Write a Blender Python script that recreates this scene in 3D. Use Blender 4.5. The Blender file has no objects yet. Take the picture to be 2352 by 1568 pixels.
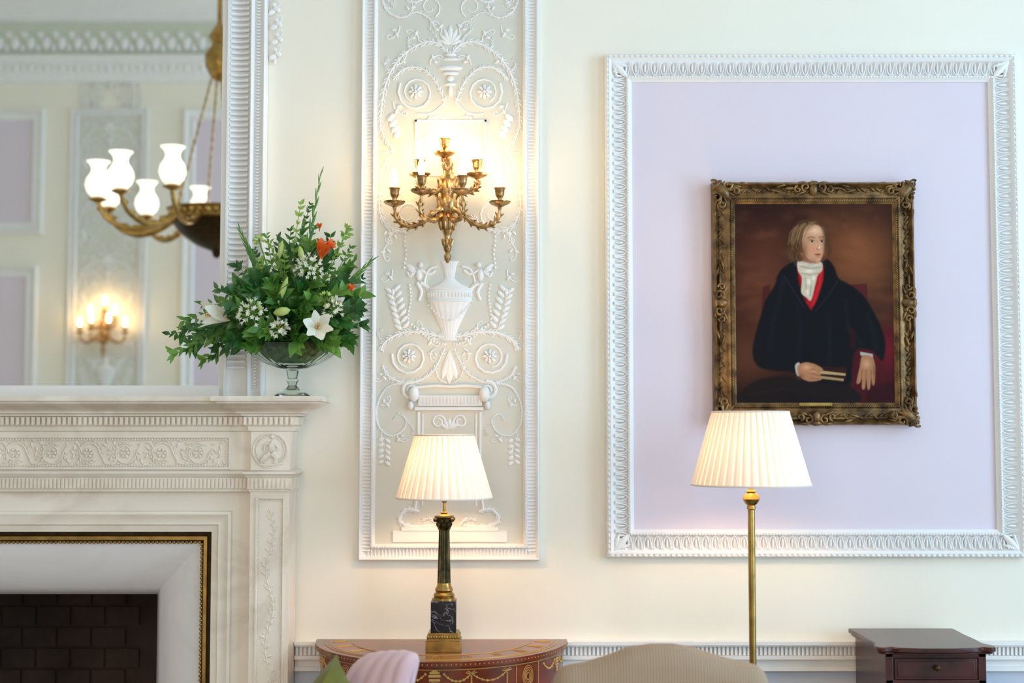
import bpy, math, random
import numpy as np
import bmesh
from mathutils import Vector, Matrix
random.seed(7)
S=bpy.context.scene
F=3266.67; D=4.667; CZ=1.59; TH=math.atan(0.0618)
ct,st=math.cos(TH),math.sin(TH)
def W(u,v,y=0.0):
    a=(u-1176)/F; b=(784-v)/F
    dy=ct-b*st; dz=st+b*ct
    t=(y+D)/dy
    return Vector((a*t,y,CZ+dz*t))
FK=.75
def WF(u,v,y): return W(u,v,y*FK)
def lin(c):
    c=c/255.0
    return c/12.92 if c<=0.04045 else ((c+0.055)/1.055)**2.4
def L3(rgb): return tuple(lin(c) for c in rgb)
# ------------------------------------------------------------ materials
def newmat(name):
    m=bpy.data.materials.new(name); m.use_nodes=True
    nt=m.node_tree; b=nt.nodes['Principled BSDF']
    return m,nt,b
def mk(name,rgb,rough=.5,metal=0,var=.06,vs=6,bump=0,bs=40,rgb2=None,spec=None,sheen=0,trans=None):
    m,nt,b=newmat(name)
    tc=nt.nodes.new('ShaderNodeTexCoord')
    n=nt.nodes.new('ShaderNodeTexNoise'); n.inputs['Scale'].default_value=vs; n.inputs['Detail'].default_value=5
    nt.links.new(tc.outputs['Object'],n.inputs['Vector'])
    r=nt.nodes.new('ShaderNodeValToRGB')
    c=L3(rgb); d=L3(rgb2) if rgb2 else tuple(x*(1-var) for x in c)
    r.color_ramp.elements[0].position=.35; r.color_ramp.elements[1].position=.65
    r.color_ramp.elements[0].color=(*d,1); r.color_ramp.elements[1].color=(*c,1)
    nt.links.new(n.outputs['Fac'],r.inputs['Fac']); nt.links.new(r.outputs['Color'],b.inputs['Base Color'])
    b.inputs['Roughness'].default_value=rough; b.inputs['Metallic'].default_value=metal
    if spec is not None: b.inputs['Specular IOR Level'].default_value=spec
    if sheen: b.inputs['Sheen Weight'].default_value=sheen
    if bump:
        n2=nt.nodes.new('ShaderNodeTexNoise'); n2.inputs['Scale'].default_value=bs; n2.inputs['Detail'].default_value=3
        nt.links.new(tc.outputs['Object'],n2.inputs['Vector'])
        bp=nt.nodes.new('ShaderNodeBump'); bp.inputs['Strength'].default_value=bump; bp.inputs['Distance'].default_value=.003
        nt.links.new(n2.outputs['Fac'],bp.inputs['Height']); nt.links.new(bp.outputs['Normal'],b.inputs['Normal'])
    if trans:
        out=nt.nodes['Material Output']; t=nt.nodes.new('ShaderNodeBsdfTranslucent'); x=nt.nodes.new('ShaderNodeMixShader')
        nt.links.new(r.outputs['Color'],t.inputs['Color']); x.inputs[0].default_value=trans
        nt.links.new(b.outputs[0],x.inputs[1]); nt.links.new(t.outputs[0],x.inputs[2]); nt.links.new(x.outputs[0],out.inputs[0])
    return m
def marble(name,base,vein,scale=3,rough=.3,width=.04,mott=None):
    m,nt,b=newmat(name)
    tc=nt.nodes.new('ShaderNodeTexCoord')
    n=nt.nodes.new('ShaderNodeTexNoise'); n.inputs['Scale'].default_value=scale; n.inputs['Detail'].default_value=8; n.inputs['Distortion'].default_value=1.5
    nt.links.new(tc.outputs['Object'],n.inputs['Vector'])
    r=nt.nodes.new('ShaderNodeValToRGB'); e=r.color_ramp.elements
    e[0].position=0; e[0].color=(*L3(base),1); e[1].position=1; e[1].color=(*L3(mott or base),1)
    for p,c in ((.5-width,base),(.5,vein),(.5+width,mott or base)):
        x=e.new(p); x.color=(*L3(c),1)
    nt.links.new(n.outputs['Fac'],r.inputs['Fac']); nt.links.new(r.outputs['Color'],b.inputs['Base Color'])
    b.inputs['Roughness'].default_value=rough
    return m
def emis(name,rgb,strength):
    m,nt,b=newmat(name)
    b.inputs['Base Color'].default_value=(1,1,1,1)
    b.inputs['Emission Color'].default_value=(*L3(rgb),1); b.inputs['Emission Strength'].default_value=strength
    return m
def shadem(name,rgb,tr):
    m,nt,b=newmat(name)
    nt.nodes.remove(b); out=nt.nodes['Material Output']
    d=nt.nodes.new('ShaderNodeBsdfDiffuse'); t=nt.nodes.new('ShaderNodeBsdfTranslucent'); x=nt.nodes.new('ShaderNodeMixShader')
    d.inputs['Color'].default_value=(*L3(rgb),1); t.inputs['Color'].default_value=(*L3(rgb),1)
    x.inputs[0].default_value=tr
    nt.links.new(d.outputs[0],x.inputs[1]); nt.links.new(t.outputs[0],x.inputs[2]); nt.links.new(x.outputs[0],out.inputs[0])
    return m
def glassm(name,rgb,rough=0.02):
    m,nt,b=newmat(name)
    b.inputs['Base Color'].default_value=(*L3(rgb),1); b.inputs['Transmission Weight'].default_value=1
    b.inputs['Roughness'].default_value=rough; b.inputs['IOR'].default_value=1.45
    return m
def ribm(name,rgb,rgb2,scale,axis='X',rough=.8,st_=.6):
    m,nt,b=newmat(name)
    tc=nt.nodes.new('ShaderNodeTexCoord'); w=nt.nodes.new('ShaderNodeTexWave'); w.bands_direction=axis
    w.inputs['Scale'].default_value=scale; w.inputs['Distortion'].default_value=.3
    nt.links.new(tc.outputs['Object'],w.inputs['Vector'])
    r=nt.nodes.new('ShaderNodeValToRGB'); r.color_ramp.elements[0].color=(*L3(rgb2),1); r.color_ramp.elements[1].color=(*L3(rgb),1)
    nt.links.new(w.outputs['Fac'],r.inputs['Fac']); nt.links.new(r.outputs['Color'],b.inputs['Base Color'])
    bp=nt.nodes.new('ShaderNodeBump'); bp.inputs['Strength'].default_value=st_; bp.inputs['Distance'].default_value=.002
    nt.links.new(w.outputs['Fac'],bp.inputs['Height']); nt.links.new(bp.outputs['Normal'],b.inputs['Normal'])
    b.inputs['Roughness'].default_value=rough
    return m
M={}
M['wall']=mk('wall_paint',(249,242,226),.6,var=.02,vs=2)
M['white']=mk('white_plaster',(247,244,241),.55,var=.03,vs=8)
M['sage']=mk('sage_plaster',(222,219,206),.6,var=.04,vs=5)
M['sage2']=mk('cornice_sage',(212,216,198),.6,var=.05,vs=5)
M['lilac']=mk('lilac_paint',(230,216,226),.6,var=.02,vs=2)
M['dado']=mk('dado_paint',(206,211,226),.6,var=.02,vs=2)
M['marble']=marble('cream_marble',(247,235,219),(232,217,200),1.8,.32,.07,(241,229,212))
M['marble_slip']=marble('white_marble',(234,228,226),(230,224,222),2.0,.2,.05)
M['blackmarble']=marble('black_marble',(14,12,16),(140,130,140),18,.15,.016)
M['brass']=mk('aged_brass',(180,146,84),.3,1,var=.35,vs=30)
M['olivebrass']=mk('olive_bronze',(98,84,50),.33,.9,vs=30,rgb2=(44,40,26))
M['darkbrass']=mk('dark_bronze',(70,54,34),.35,.9,var=.4,vs=40)
M['gilt']=mk('gilt_bronze',(208,172,120),.33,1,vs=60,rgb2=(150,112,70),bump=.4,bs=120)
M['frame']=mk('gilt_frame',(150,116,72),.42,.65,vs=25,rgb2=(78,56,34),bump=.5,bs=90)
M['soot']=mk('sooty_brick',(66,48,40),.95,var=.7,vs=4,bump=.8,bs=30)
M['mahog']=mk('mahogany',(136,60,34),.2,vs=9,rgb2=(96,38,22))
M['dmahog']=mk('dark_mahogany',(76,30,26),.26,vs=9,rgb2=(46,16,16))
M['inlay']=mk('satinwood_inlay',(224,172,92),.35,var=.2,vs=20)
M['bulb']=emis('lit_bulb',(255,212,150),40)
M['lampbulb']=emis('lamp_bulb',(255,206,146),120)
M['opal']=emis('opal_glass_lit',(255,242,216),1.25)
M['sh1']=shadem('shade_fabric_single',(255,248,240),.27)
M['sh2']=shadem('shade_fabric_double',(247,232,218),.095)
M['glass']=glassm('cut_glass',(238,250,243))
M['leaf']=mk('leaf_green',(122,168,70),.36,vs=14,rgb2=(66,122,46),trans=.25)
M['leaf2']=mk('leaf_dark',(74,128,52),.32,vs=14,rgb2=(32,80,32),trans=.2)
M['leaf3']=mk('leaf_light',(168,196,96),.5,vs=14,rgb2=(120,166,66),trans=.3)
M['petal']=mk('white_petal',(253,250,232),.5,var=.03,vs=20,trans=.25)
M['bud']=mk('bud_green',(214,226,140),.45,vs=20,rgb2=(170,204,92),trans=.2)
M['orange']=mk('orange_petal',(250,122,50),.5,var=.2,vs=20,trans=.25)
M['foam']=mk('stem_tangle',(96,136,72),.7,vs=60,rgb2=(36,68,34))
M['beige']=ribm('ribbed_taupe',(180,153,126),(168,141,115),42,'X',.9,.4)
M['pink']=mk('pink_velvet',(228,190,194),.85,var=.08,vs=8,sheen=.3)
M['olive']=mk('olive_velvet',(116,110,22),.75,var=.3,vs=8,sheen=.2)
M['floor']=mk('carpet',(200,184,164),.9,var=.2,vs=20,bump=.5,bs=200)
M['ceil']=mk('ceiling_paint',(247,244,238),.7,var=.02)
M['mirror'],_nt,_b=newmat('mirror_silver')
_n=_nt.nodes.new('ShaderNodeTexNoise'); _n.inputs['Scale'].default_value=2
_r=_nt.nodes.new('ShaderNodeMapRange'); _r.inputs['To Min'].default_value=0.0; _r.inputs['To Max'].default_value=0.012
_nt.links.new(_n.outputs['Fac'],_r.inputs['Value']); _nt.links.new(_r.outputs['Result'],_b.inputs['Roughness'])
_b.inputs['Base Color'].default_value=(.99,.99,.95,1); _b.inputs['Metallic'].default_value=1
M['wood']=mk('dark_leg_wood',(60,34,20),.35,var=.3,vs=10)
# ------------------------------------------------------------ mesh builder
def thing(name,loc,label,cat,group=None):
    e=bpy.data.objects.new(name,None); e.empty_display_size=.1; e.location=loc
    S.collection.objects.link(e); e['label']=label; e['category']=cat
    if group: e['group']=group
    return e
class MB:
    def __init__(s): s.v=[]; s.f=[]; s.m=[]; s.cur=0
    def add(s,vs,fs):
        o=len(s.v); s.v.extend([tuple(p) for p in vs])
        for f in fs: s.f.append([i+o for i in f]); s.m.append(s.cur)
        return s
    def box(s,x0,x1,y0,y1,z0,z1):
        vs=[(x,y,z) for z in (z0,z1) for y in (y0,y1) for x in (x0,x1)]
        return s.add(vs,[(0,2,3,1),(4,5,7,6),(0,1,5,4),(2,6,7,3),(0,4,6,2),(1,3,7,5)])
    def ell(s,c,ax,ay,az,n=8,m=5):
        c=Vector(c); ax,ay,az=Vector(ax),Vector(ay),Vector(az)
        vs=[c-az]
        for j in range(1,m):
            t=-math.pi/2+math.pi*j/m
            for i in range(n):
                a=2*math.pi*i/n
                vs.append(c+ax*math.cos(t)*math.cos(a)+ay*math.cos(t)*math.sin(a)+az*math.sin(t))
        vs.append(c+az); fs=[]
        for i in range(n): fs.append((0,1+(i+1)%n,1+i))
        for j in range(m-2):
            for i in range(n):
                a=1+j*n+i; b=1+j*n+(i+1)%n
                fs.append((a,b,b+n,a+n))
        k=len(vs)-1; o=1+(m-2)*n
        for i in range(n): fs.append((o+i,o+(i+1)%n,k))
        return s.add(vs,fs)
    def sph(s,c,r,n=10,m=7): return s.ell(c,(r,0,0),(0,r,0),(0,0,r),n,m)
    def tube(s,pts,rad,n=8,flat=1.0):
        pts=[Vector(p) for p in pts]; k=len(pts)
        if not hasattr(rad,'__len__'): rad=[rad]*k
        vs=[]; fs=[]; up=None
        for i in range(k):
            d=(pts[min(i+1,k-1)]-pts[max(i-1,0)])
            if d.length<1e-9: d=Vector((0,0,1))
            d.normalize()
            if up is None:
                up=Vector((0,1,0)) if abs(d.y)<.9 else Vector((1,0,0))
            x=up-d*up.dot(d)
            if x.length<1e-6: x=d.orthogonal()
            x.normalize(); up=x; y=d.cross(x)
            for j in range(n):
                a=2*math.pi*j/n
                vs.append(pts[i]+x*math.cos(a)*rad[i]*flat+y*math.sin(a)*rad[i])
        for i in range(k-1):
            for j in range(n):
                a=i*n+j; b=i*n+(j+1)%n; fs.append((a,b,b+n,a+n))
        fs.append(tuple(range(n-1,-1,-1))); fs.append(tuple(range((k-1)*n,k*n)))
        return s.add(vs,fs)
    def lathe(s,prof,c,n=24,sx=1,sy=1,fn=None,closed=True):
        vs=[];fs=[]
        for r,z in prof:
            for i in range(n):
                a=2*math.pi*i/n; rr=r*(fn(a,z) if fn else 1)
                vs.append((c[0]+rr*math.cos(a)*sx,c[1]+rr*math.sin(a)*sy,c[2]+z))
        k=len(prof)
        for j in range(k-1):
            for i in range(n):
                a=j*n+i;b=j*n+(i+1)%n; fs.append((a,b,b+n,a+n))
        if closed:
            fs.append(tuple(range(n-1,-1,-1))); fs.append(tuple(range((k-1)*n,k*n)))
        return s.add(vs,fs)
    def prism(s,poly,fn0,fn1):
        n=len(poly); vs=[fn0(p) for p in poly]+[fn1(p) for p in poly]
        fs=[tuple(range(n-1,-1,-1)),tuple(range(n,2*n))]+[(i,(i+1)%n,(i+1)%n+n,i+n) for i in range(n)]
        return s.add(vs,fs)
    def sweep(s,prof,path,fmap,closed=False):
        n=len(path); P=[Vector(p) for p in path]; offs=[]
        for i in range(n):
            ns=[]
            if i>0 or closed:
                d=(P[i]-P[i-1]).normalized(); ns.append(Vector((-d.y,d.x)))
            if i<n-1 or closed:
                d=(P[(i+1)%n]-P[i]).normalized(); ns.append(Vector((-d.y,d.x)))
            offs.append(ns[0] if len(ns)==1 else (ns[0]+ns[1])/(1+ns[0].dot(ns[1])))
        vs=[];k=len(prof)
        for i in range(n):
            for o,h in prof: vs.append(fmap(P[i]+offs[i]*o,h))
        fs=[]
        for i in range(n if closed else n-1):
            for j in range(k-1):
                a=i*k+j; b=((i+1)%n)*k+j
                fs.append((a,b,b+1,a+1))
        if not closed: fs.append(tuple(range(k))); fs.append(tuple(range((n-1)*k,n*k))[::-1])
        return s.add(vs,fs)
    def mirrored(s,xc):
        r=MB(); r.v=[(2*xc-x,y,z) for x,y,z in s.v]; r.f=[f[::-1] for f in s.f]; r.m=s.m[:]; return r
    def xform(s,mt): s.v=[tuple(mt@Vector(p)) for p in s.v]; return s
    def obj(s,name,mats,parent=None,label=None,cat=None,kind=None,origin=None,bevel=0,smooth=40,group=None,subsurf=0,recalc=True):
        if not isinstance(mats,(list,tuple)): mats=[mats]
        if parent is not None: o=parent.matrix_basis.translation.copy(); 
        elif origin is not None: o=Vector(origin)
        else:
            xs=np.array(s.v); o=Vector(((xs[:,0].min()+xs[:,0].max())/2,(xs[:,1].min()+xs[:,1].max())/2,xs[:,2].min()))
        yk=FK if (parent is not None and parent.name=='fireplace') else 1
        me=bpy.data.meshes.new(name)
        me.from_pydata([(p[0]-o[0],p[1]*yk-o[1],p[2]-o[2]) for p in s.v],[],s.f)
        for mm in mats: me.materials.append(M[mm])
        me.polygons.foreach_set('material_index',s.m)
        me.update()
        if recalc:
            bm=bmesh.new(); bm.from_mesh(me); bmesh.ops.recalc_face_normals(bm,faces=bm.faces[:]); bm.to_mesh(me); bm.free()
        me.polygons.foreach_set('use_smooth',[True]*len(me.polygons))
        try: me.set_sharp_from_angle(angle=math.radians(smooth))
        except Exception: pass
        ob=bpy.data.objects.new(name,me); S.collection.objects.link(ob)
        if parent is not None: ob.parent=parent
        else: ob.location=o
        if label: ob['label']=label
        if cat: ob['category']=cat
        if kind: ob['kind']=kind
        if group: ob['group']=group
        if bevel:
            b=ob.modifiers.new('bevel','BEVEL'); b.width=bevel; b.segments=2; b.limit_method='ANGLE'
        return ob
def cat(pts,k=6):
    P=[Vector(p) for p in pts]; n=len(P); out=[]
    for i in range(n-1):
        p0=P[max(i-1,0)];p1=P[i];p2=P[i+1];p3=P[min(i+2,n-1)]
        for j in range(k):
            t=j/k
            out.append(.5*((2*p1)+(p2-p0)*t+(2*p0-5*p1+4*p2-p3)*t*t+(3*p1-p0-3*p2+p3)*t**3))
    out.append(P[-1]); return out
def elev(p,h): return (p.x,-h,p.y)
def plan(p,h): return (p.x,p.y,h)
def rect_path(x0,x1,z0,z1):
    return [(x0,z0),(x1,z0),(x1,z1),(x0,z1)]
def along(path,inset,pitch,fn,closed=True,skip=0.0):
    P=[Vector(p) for p in path]; n=len(P)
    for i in range(n if closed else n-1):
        a=P[i];b=P[(i+1)%n]; t=(b-a).normalized(); nn=Vector((-t.y,t.x)); Ln=(b-a).length-2*inset-2*skip
        k=max(1,int(round(Ln/pitch)))
        for j in range(k):
            q=a+t*(inset+skip+Ln*(j+.5)/k)+nn*inset
            fn(q,t,nn)
# ------------------------------------------------------------ room shell
XL,XR,YF,ZC=-5.0,3.7,-6.2,4.98
FC=-1.65
def mir(x): return 2*FC-x
xp=WF(575,1300,-.14).x; zp=WF(575,1130,-.14).z
xh=xp-.05; zh=zp-.05
mb=MB(); mb.box(XL,mir(xh),0,.15,0,ZC).box(mir(xh),xh,0,.15,zh,ZC).box(xh,XR,0,.15,0,ZC)
mb.obj('wall_back','wall',kind='structure',label='cream painted wall above the dado rail')
mb=MB(); wy=[(-5.4,-4.0),(-2.7,-1.3)]; wz=(.6,3.9)
prev=YF
for a,b in wy:
    mb.box(XR,XR+.15,prev,a,0,ZC); mb.box(XR,XR+.15,a,b,0,wz[0]); mb.box(XR,XR+.15,a,b,wz[1],ZC); prev=b
mb.box(XR,XR+.15,prev,0,0,ZC)
mb.obj('wall_right','wall',kind='structure')
def arealight(loc,rot,sx,sy,en,colr):
    ld=bpy.data.lights.new('daylight_and_fill','AREA'); ld.shape='RECTANGLE'; ld.size=sx; ld.size_y=sy; ld.energy=en; ld.color=colr
    lo=bpy.data.objects.new('daylight_and_fill',ld); S.collection.objects.link(lo); lo.location=loc; lo.rotation_euler=rot
for i,(a,b) in enumerate(wy):
    mb=MB()
    for yy in (a,(a+b)/2-.02,b-.05): mb.box(XR+.03,XR+.08,yy,yy+.05,wz[0],wz[1])
    for k in range(5):
        z=wz[0]+(wz[1]-wz[0]-.05)*k/4; mb.box(XR+.035,XR+.075,a,b,z,z+.05)
    mb.obj('window_%d'%(i+1),'white',kind='structure')
    arealight((XR+.25,(a+b)/2,(wz[0]+wz[1])/2),(0,math.radians(90),0),wz[1]-wz[0],b-a,(130,146)[i],(.45,.725,1.0))
MB().box(XL-.15,XL,YF,0,0,ZC).obj('wall_left','wall',kind='structure')
wx=(-1.75,-.35)  # opening for an added, unseen window behind the camera
mb=MB(); mb.box(XL,wx[0],YF-.15,YF,0,ZC).box(wx[1],XR,YF-.15,YF,0,ZC).box(wx[0],wx[1],YF-.15,YF,0,wz[0]).box(wx[0],wx[1],YF-.15,YF,wz[1],ZC)
mb.obj('wall_front','wall',kind='structure')
mb=MB()
for xx in (wx[0],(wx[0]+wx[1])/2-.025,wx[1]-.05): mb.box(xx,xx+.05,YF-.08,YF-.03,wz[0],wz[1])
for k in range(5):
    z=wz[0]+(wz[1]-wz[0]-.05)*k/4; mb.box(wx[0],wx[1],YF-.075,YF-.035,z,z+.05)
mb.obj('window_3','white',kind='structure')  # added frame, out of view, in front of the warm fill light
arealight(((wx[0]+wx[1])/2,YF-.25,(wz[0]+wz[1])/2),(math.radians(90),0,0),wx[1]-wx[0],wz[1]-wz[0],66,(1.0,.79,.58))  # added warm fill that brightens the fireplace wall from the front
MB().box(XL-.15,XR+.15,YF-.15,.6,-.1,0).obj('floor','floor',kind='structure')
MB().box(XL-.15,XR+.15,YF-.15,.15,ZC,ZC+.1).obj('ceiling','ceil',kind='structure')
# cornice
mb=MB()
mb.cur=0
mb.sweep([(0,4.25),(.02,4.26),(.03,4.30),(.03,4.42),(.05,4.44),(.06,4.46)],rect_path(XL,XR,YF,0),plan,True)
mb.cur=1
mb.sweep([(.05,4.46),(.03,4.48),(.05,4.62),(.10,4.70)],rect_path(XL,XR,YF,0),plan,True)
mb.cur=0
mb.sweep([(.10,4.70),(.14,4.71),(.14,4.76),(.2,4.80),(.3,4.86),(.32,4.97),(0,4.975)],rect_path(XL,XR,YF,0),plan,True)
x=XL+.1
while x<-.5:
    mb.ell((x,YF+.045,4.55),(.035,0,0),(0,.025,0),(0,0,.055)); mb.ell((x+.055,YF+.04,4.52),(.016,0,.018),(0,.016,0),(-.01,0,.03))
    mb.ell((x-.04,YF+.04,4.60),(.022,0,.016),(0,.014,0),(-.01,0,.02)); mb.ell((x+.07,YF+.055,4.62),(.03,0,0),(0,.016,0),(0,0,.018))
    mb.ell((x,YF+.035,4.36),(.022,0,0),(0,.012,0),(0,0,.032)); mb.ell((x+.06,YF+.035,4.36),(.012,0,0),(0,.010,0),(0,0,.036)); x+=.12
mb.obj('trim_1',['white','sage2'],kind='structure',label='white plaster cornice with leaf ornament')
def dado(x0,x1,nm):
    mb=MB()
    mb.box(x0,x1,-.036,0,.896,.907).box(x0,x1,-.028,0,.890,.896).box(x0,x1,-.012,0,.862,.890).box(x0,x1,-.03,0,.850,.862)
    mb.box(x0,x1,-.012,0,.826,.850).box(x0,x1,-.024,0,.812,.826)
    x=x0+.004
    while x<x1-.008:
        mb.box(x,x+.0075,-.024,-.010,.863,.889); x+=.0135
    mb.obj(nm,'white',kind='structure',label='white fluted dado rail')
xr=WF(663,1300,-.2).x; xl=WF(573,1300,-.2).x
dado(xr+.002,XR,'trim_2'); dado(XL,mir(xr)-.002,'trim_3')
MB().box(xr+.002,XR,-.008,0,.0,.812).obj('trim_4','dado',kind='structure',label='pale periwinkle dado panelling below the rail')
MB().box(xr+.002,XR,-.025,-.008,.0,.16).obj('baseboard_back','white',kind='structure')
# ------------------------------------------------------------ plaster arabesque panel
PC=W(1033,640).x
zb=W(1033,1286).z; PT=4.05
panel=thing('plaster_panel',(PC,0,zb),'tall sage plaster panel with white arabesque relief and fluted frame','wall panel')
x0,x1=PC-.294,PC+.294
MB().box(x0+.03,x1-.03,-.006,-.001,zb+.03,PT-.03).obj('panel_field','sage',panel)
mb=MB(); rp=rect_path(x0,x1,zb,PT)
mb.sweep([(0,.001),(0,.020),(.004,.025),(.009,.022),(.011,.014),(.024,.010),(.038,.013),(.040,.020),(.046,.021),(.051,.014),(.053,.006)],rp,elev,True)
def rib(q,t,n):
    mb.tube([(q.x-n.x*.013,-.012,q.y-n.y*.013),(q.x,-.0125,q.y),(q.x+n.x*.013,-.014,q.y+n.y*.013)],.0036,6)
along(rp,.0255,.0115,rib)
def bead(q,t,n): mb.sph((q.x,-.022,q.y),.003,6,4)
along(rp,.043,.0085,bead)
mb.obj('panel_frame','white',panel)
# relief
R=MB()
RK=.60
def zz(v): return W(1033,v).z if v>-200 else W(1033,-200).z+(-200-v)/690
def q(u,v,y=-.0065): return (PC+(u-1033)/700,y,zz(v))
def both(fn):
    for sgn in (1,-1): fn(lambda u,v,y=-.0065: q(1033+sgn*(u-1033),v,y))
def stroke(Q,pts,r0,r1,leaf=0,k=6,y=-.0065,off=0):
    P=cat([(a,b+off,0) for a,b in pts],k); n=len(P)
    rad=[RK*(r0+(r1-r0)*i/(n-1))/700 for i in range(n)]
    R.tube([Q(p.x,p.y,y) for p in P],rad,6)
    if leaf:
        leaf*=.84
        for i in range(1,n-1):
            if i%3==2: continue
            d=(P[i+1]-P[i-1]).normalized()
            for sg in (1,-1):
                w=Vector((-d.y,d.x,0))*sg
                c=P[i]+w*leaf*.6+d*leaf*.4; ax=(w*.55+d*1.0)*leaf*.8; bx=Vector((-ax.y,ax.x,0))*.28
                C=Vector(Q(c.x,c.y,y)); A=Vector(Q(c.x+ax.x,c.y+ax.y,y))-C; B=Vector(Q(c.x+bx.x,c.y+bx.y,y))-C
                R.ell(C,A,B,(0,.0038,0),6,4)
def spiral(Q,cu,cv,r0,r1,a0,turns,w0=4,w1=2.5,leaf=0,off=0):
    n=int(abs(turns)*12); pts=[]
    for i in range(n+1):
        t=i/n; a=math.radians(a0)+2*math.pi*turns*t; r=r0+(r1-r0)*t
        pts.append((cu+r*math.cos(a),cv-r*math.sin(a)))
    stroke(Q,pts,w0,w1,leaf,1,off=off)
def rosette(Q,cu,cv,r,off=0):
    cv+=off
    for ring,(rr,m_,yy) in enumerate(((r,8,-.008),(r*.6,6,-.012))):
        for k in range(m_):
            a=k*2*math.pi/m_+ring*.4; c=(cu+rr*.6*math.cos(a),cv+rr*.6*math.sin(a))
            C=Vector(Q(c[0],c[1],yy)); A=Vector(Q(c[0]+rr*.4*math.cos(a),c[1]+rr*.4*math.sin(a),yy))-C; B=Vector(Q(c[0]-rr*.22*math.sin(a),c[1]+rr*.22*math.cos(a),yy))-C
            R.ell(C,A,B,(0,.005,0),6,4)
    R.ell(Q(cu,cv,-.014),(r*.2/700,0,0),(0,.005,0),(0,0,r*.2/700),8,5)
def leafp(Q,u,v,du,dv,w,off=0):
    v+=off
    C=Vector(Q(u+du/2,v+dv/2,-.007)); A=Vector(Q(u+du,v+dv,-.007))-C; B=Vector(Q(u+du/2-dv*w,v+dv/2+du*w,-.007))-C
    R.ell(C,A,B,(0,.005,0),6,5)
def tendril(Q,u,v,du,dv,c,off=0):
    v+=off; L=math.hypot(du,dv); nx,ny=-dv/L*c,du/L*c
    e=(u+du,v+dv)
    stroke(Q,[(u,v),(u+du*.45+nx*6,v+dv*.45+ny*6),(e[0],e[1]),(e[0]+du*.12-nx*9,e[1]+dv*.12-ny*9),(e[0]-du*.12-nx*10,e[1]-dv*.12-ny*10),(e[0]-du*.14-nx*3,e[1]-dv*.14-ny*3)],3,1.8,0,4)
    leafp(Q,u+du*.5,v+dv*.5,nx*13+du*.2,ny*13+dv*.2,.25); leafp(Q,u+du*.35,v+dv*.35,-nx*11+du*.2,-ny*11+dv*.2,.25)
def scrollset(Q,off=0):
    stroke(Q,[(1033,130),(1010,105),(975,98),(930,122),(898,160),(880,205),(873,250)],5,4,9,off=off)
    stroke(Q,[(873,250),(872,290),(885,325),(905,345)],4,2,7,off=off)
    stroke(Q,[(1020,235),(1000,190),(965,158),(925,160),(900,185)],3,5,7,off=off)
    spiral(Q,953,213,42,24,150,1.25,5,3,0,off)
    rosette(Q,953,212,18,off)
    stroke(Q,[(1020,235),(1005,250),(985,262),(955,262)],3,3,0,off=off)
    stroke(Q,[(940,120),(935,95),(950,80)],3,1.5,5,off=off); stroke(Q,[(895,170),(880,150),(890,135)],3,1.5,5,off=off)
    stroke(Q,[(1010,105),(1000,85),(985,70),(990,50)],3,1.5,4,off=off)
    stroke(Q,[(875,5),(890,30),(920,42),(955,30),(985,45),(1000,70)],4,2.5,5,off=off)
    spiral(Q,985,18,26,8,-60,1.1,3.5,2,0,off); spiral(Q,893,0,22,8,-90,-1,3.5,2,0,off)
    for i in range(4): leafp(Q,905+i*5,262+i*13,-18,18,.3,off)
    tendril(Q,960,98,-20,-28,1,off); tendril(Q,915,60,-20,30,-1,off); tendril(Q,905,150,25,-20,1,off)
    tendril(Q,985,150,20,-22,-1,off); tendril(Q,900,235,22,30,1,off); tendril(Q,985,260,10,20,-1,off)
    tendril(Q,935,35,8,-30,1,off); tendril(Q,1010,80,-8,-28,1,off)
for o in (0,-330,-700,-1040):
    both(lambda Q,o=o:scrollset(Q,o))
    for k in range(-3,4):
        a=math.radians(90+k*22); l=48-abs(k)*6; leafp(q,1033,105,l*math.cos(a),-l*math.sin(a),.14,o)
    for vv,ru,rv in ((128,14,5),(138,22,4),(158,30,7),(170,20,5),(182,9,8),(195,14,4),(210,5,14)):
        R.ell(q(1033,vv+o),(ru/700,0,0),(0,.010,0),(0,0,rv/700),10,5)
    if o<0: 
        both(lambda Q,o=o:(spiral(Q,945,-65+0,44,16,-150,-1.4,5,3,5,o+375),rosette(Q,945,-65,18,o+375)))
mbx=[(952,277),(1117,277),(1117,405),(952,405)]
pp=[q(*p) for p in mbx]
R.box(pp[0][0],pp[1][0],-.012,-.004,pp[0][2]-.006,pp[0][2]); R.box(pp[0][0],pp[1][0],-.012,-.004,pp[2][2],pp[2][2]+.006)
R.box(pp[0][0],pp[0][0]+.006,-.012,-.004,pp[2][2],pp[0][2]); R.box(pp[1][0]-.006,pp[1][0],-.012,-.004,pp[2][2],pp[0][2])
stroke(q,[(965,325),(990,310),(1020,330),(1050,312),(1095,330)],3,3,5)
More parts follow.
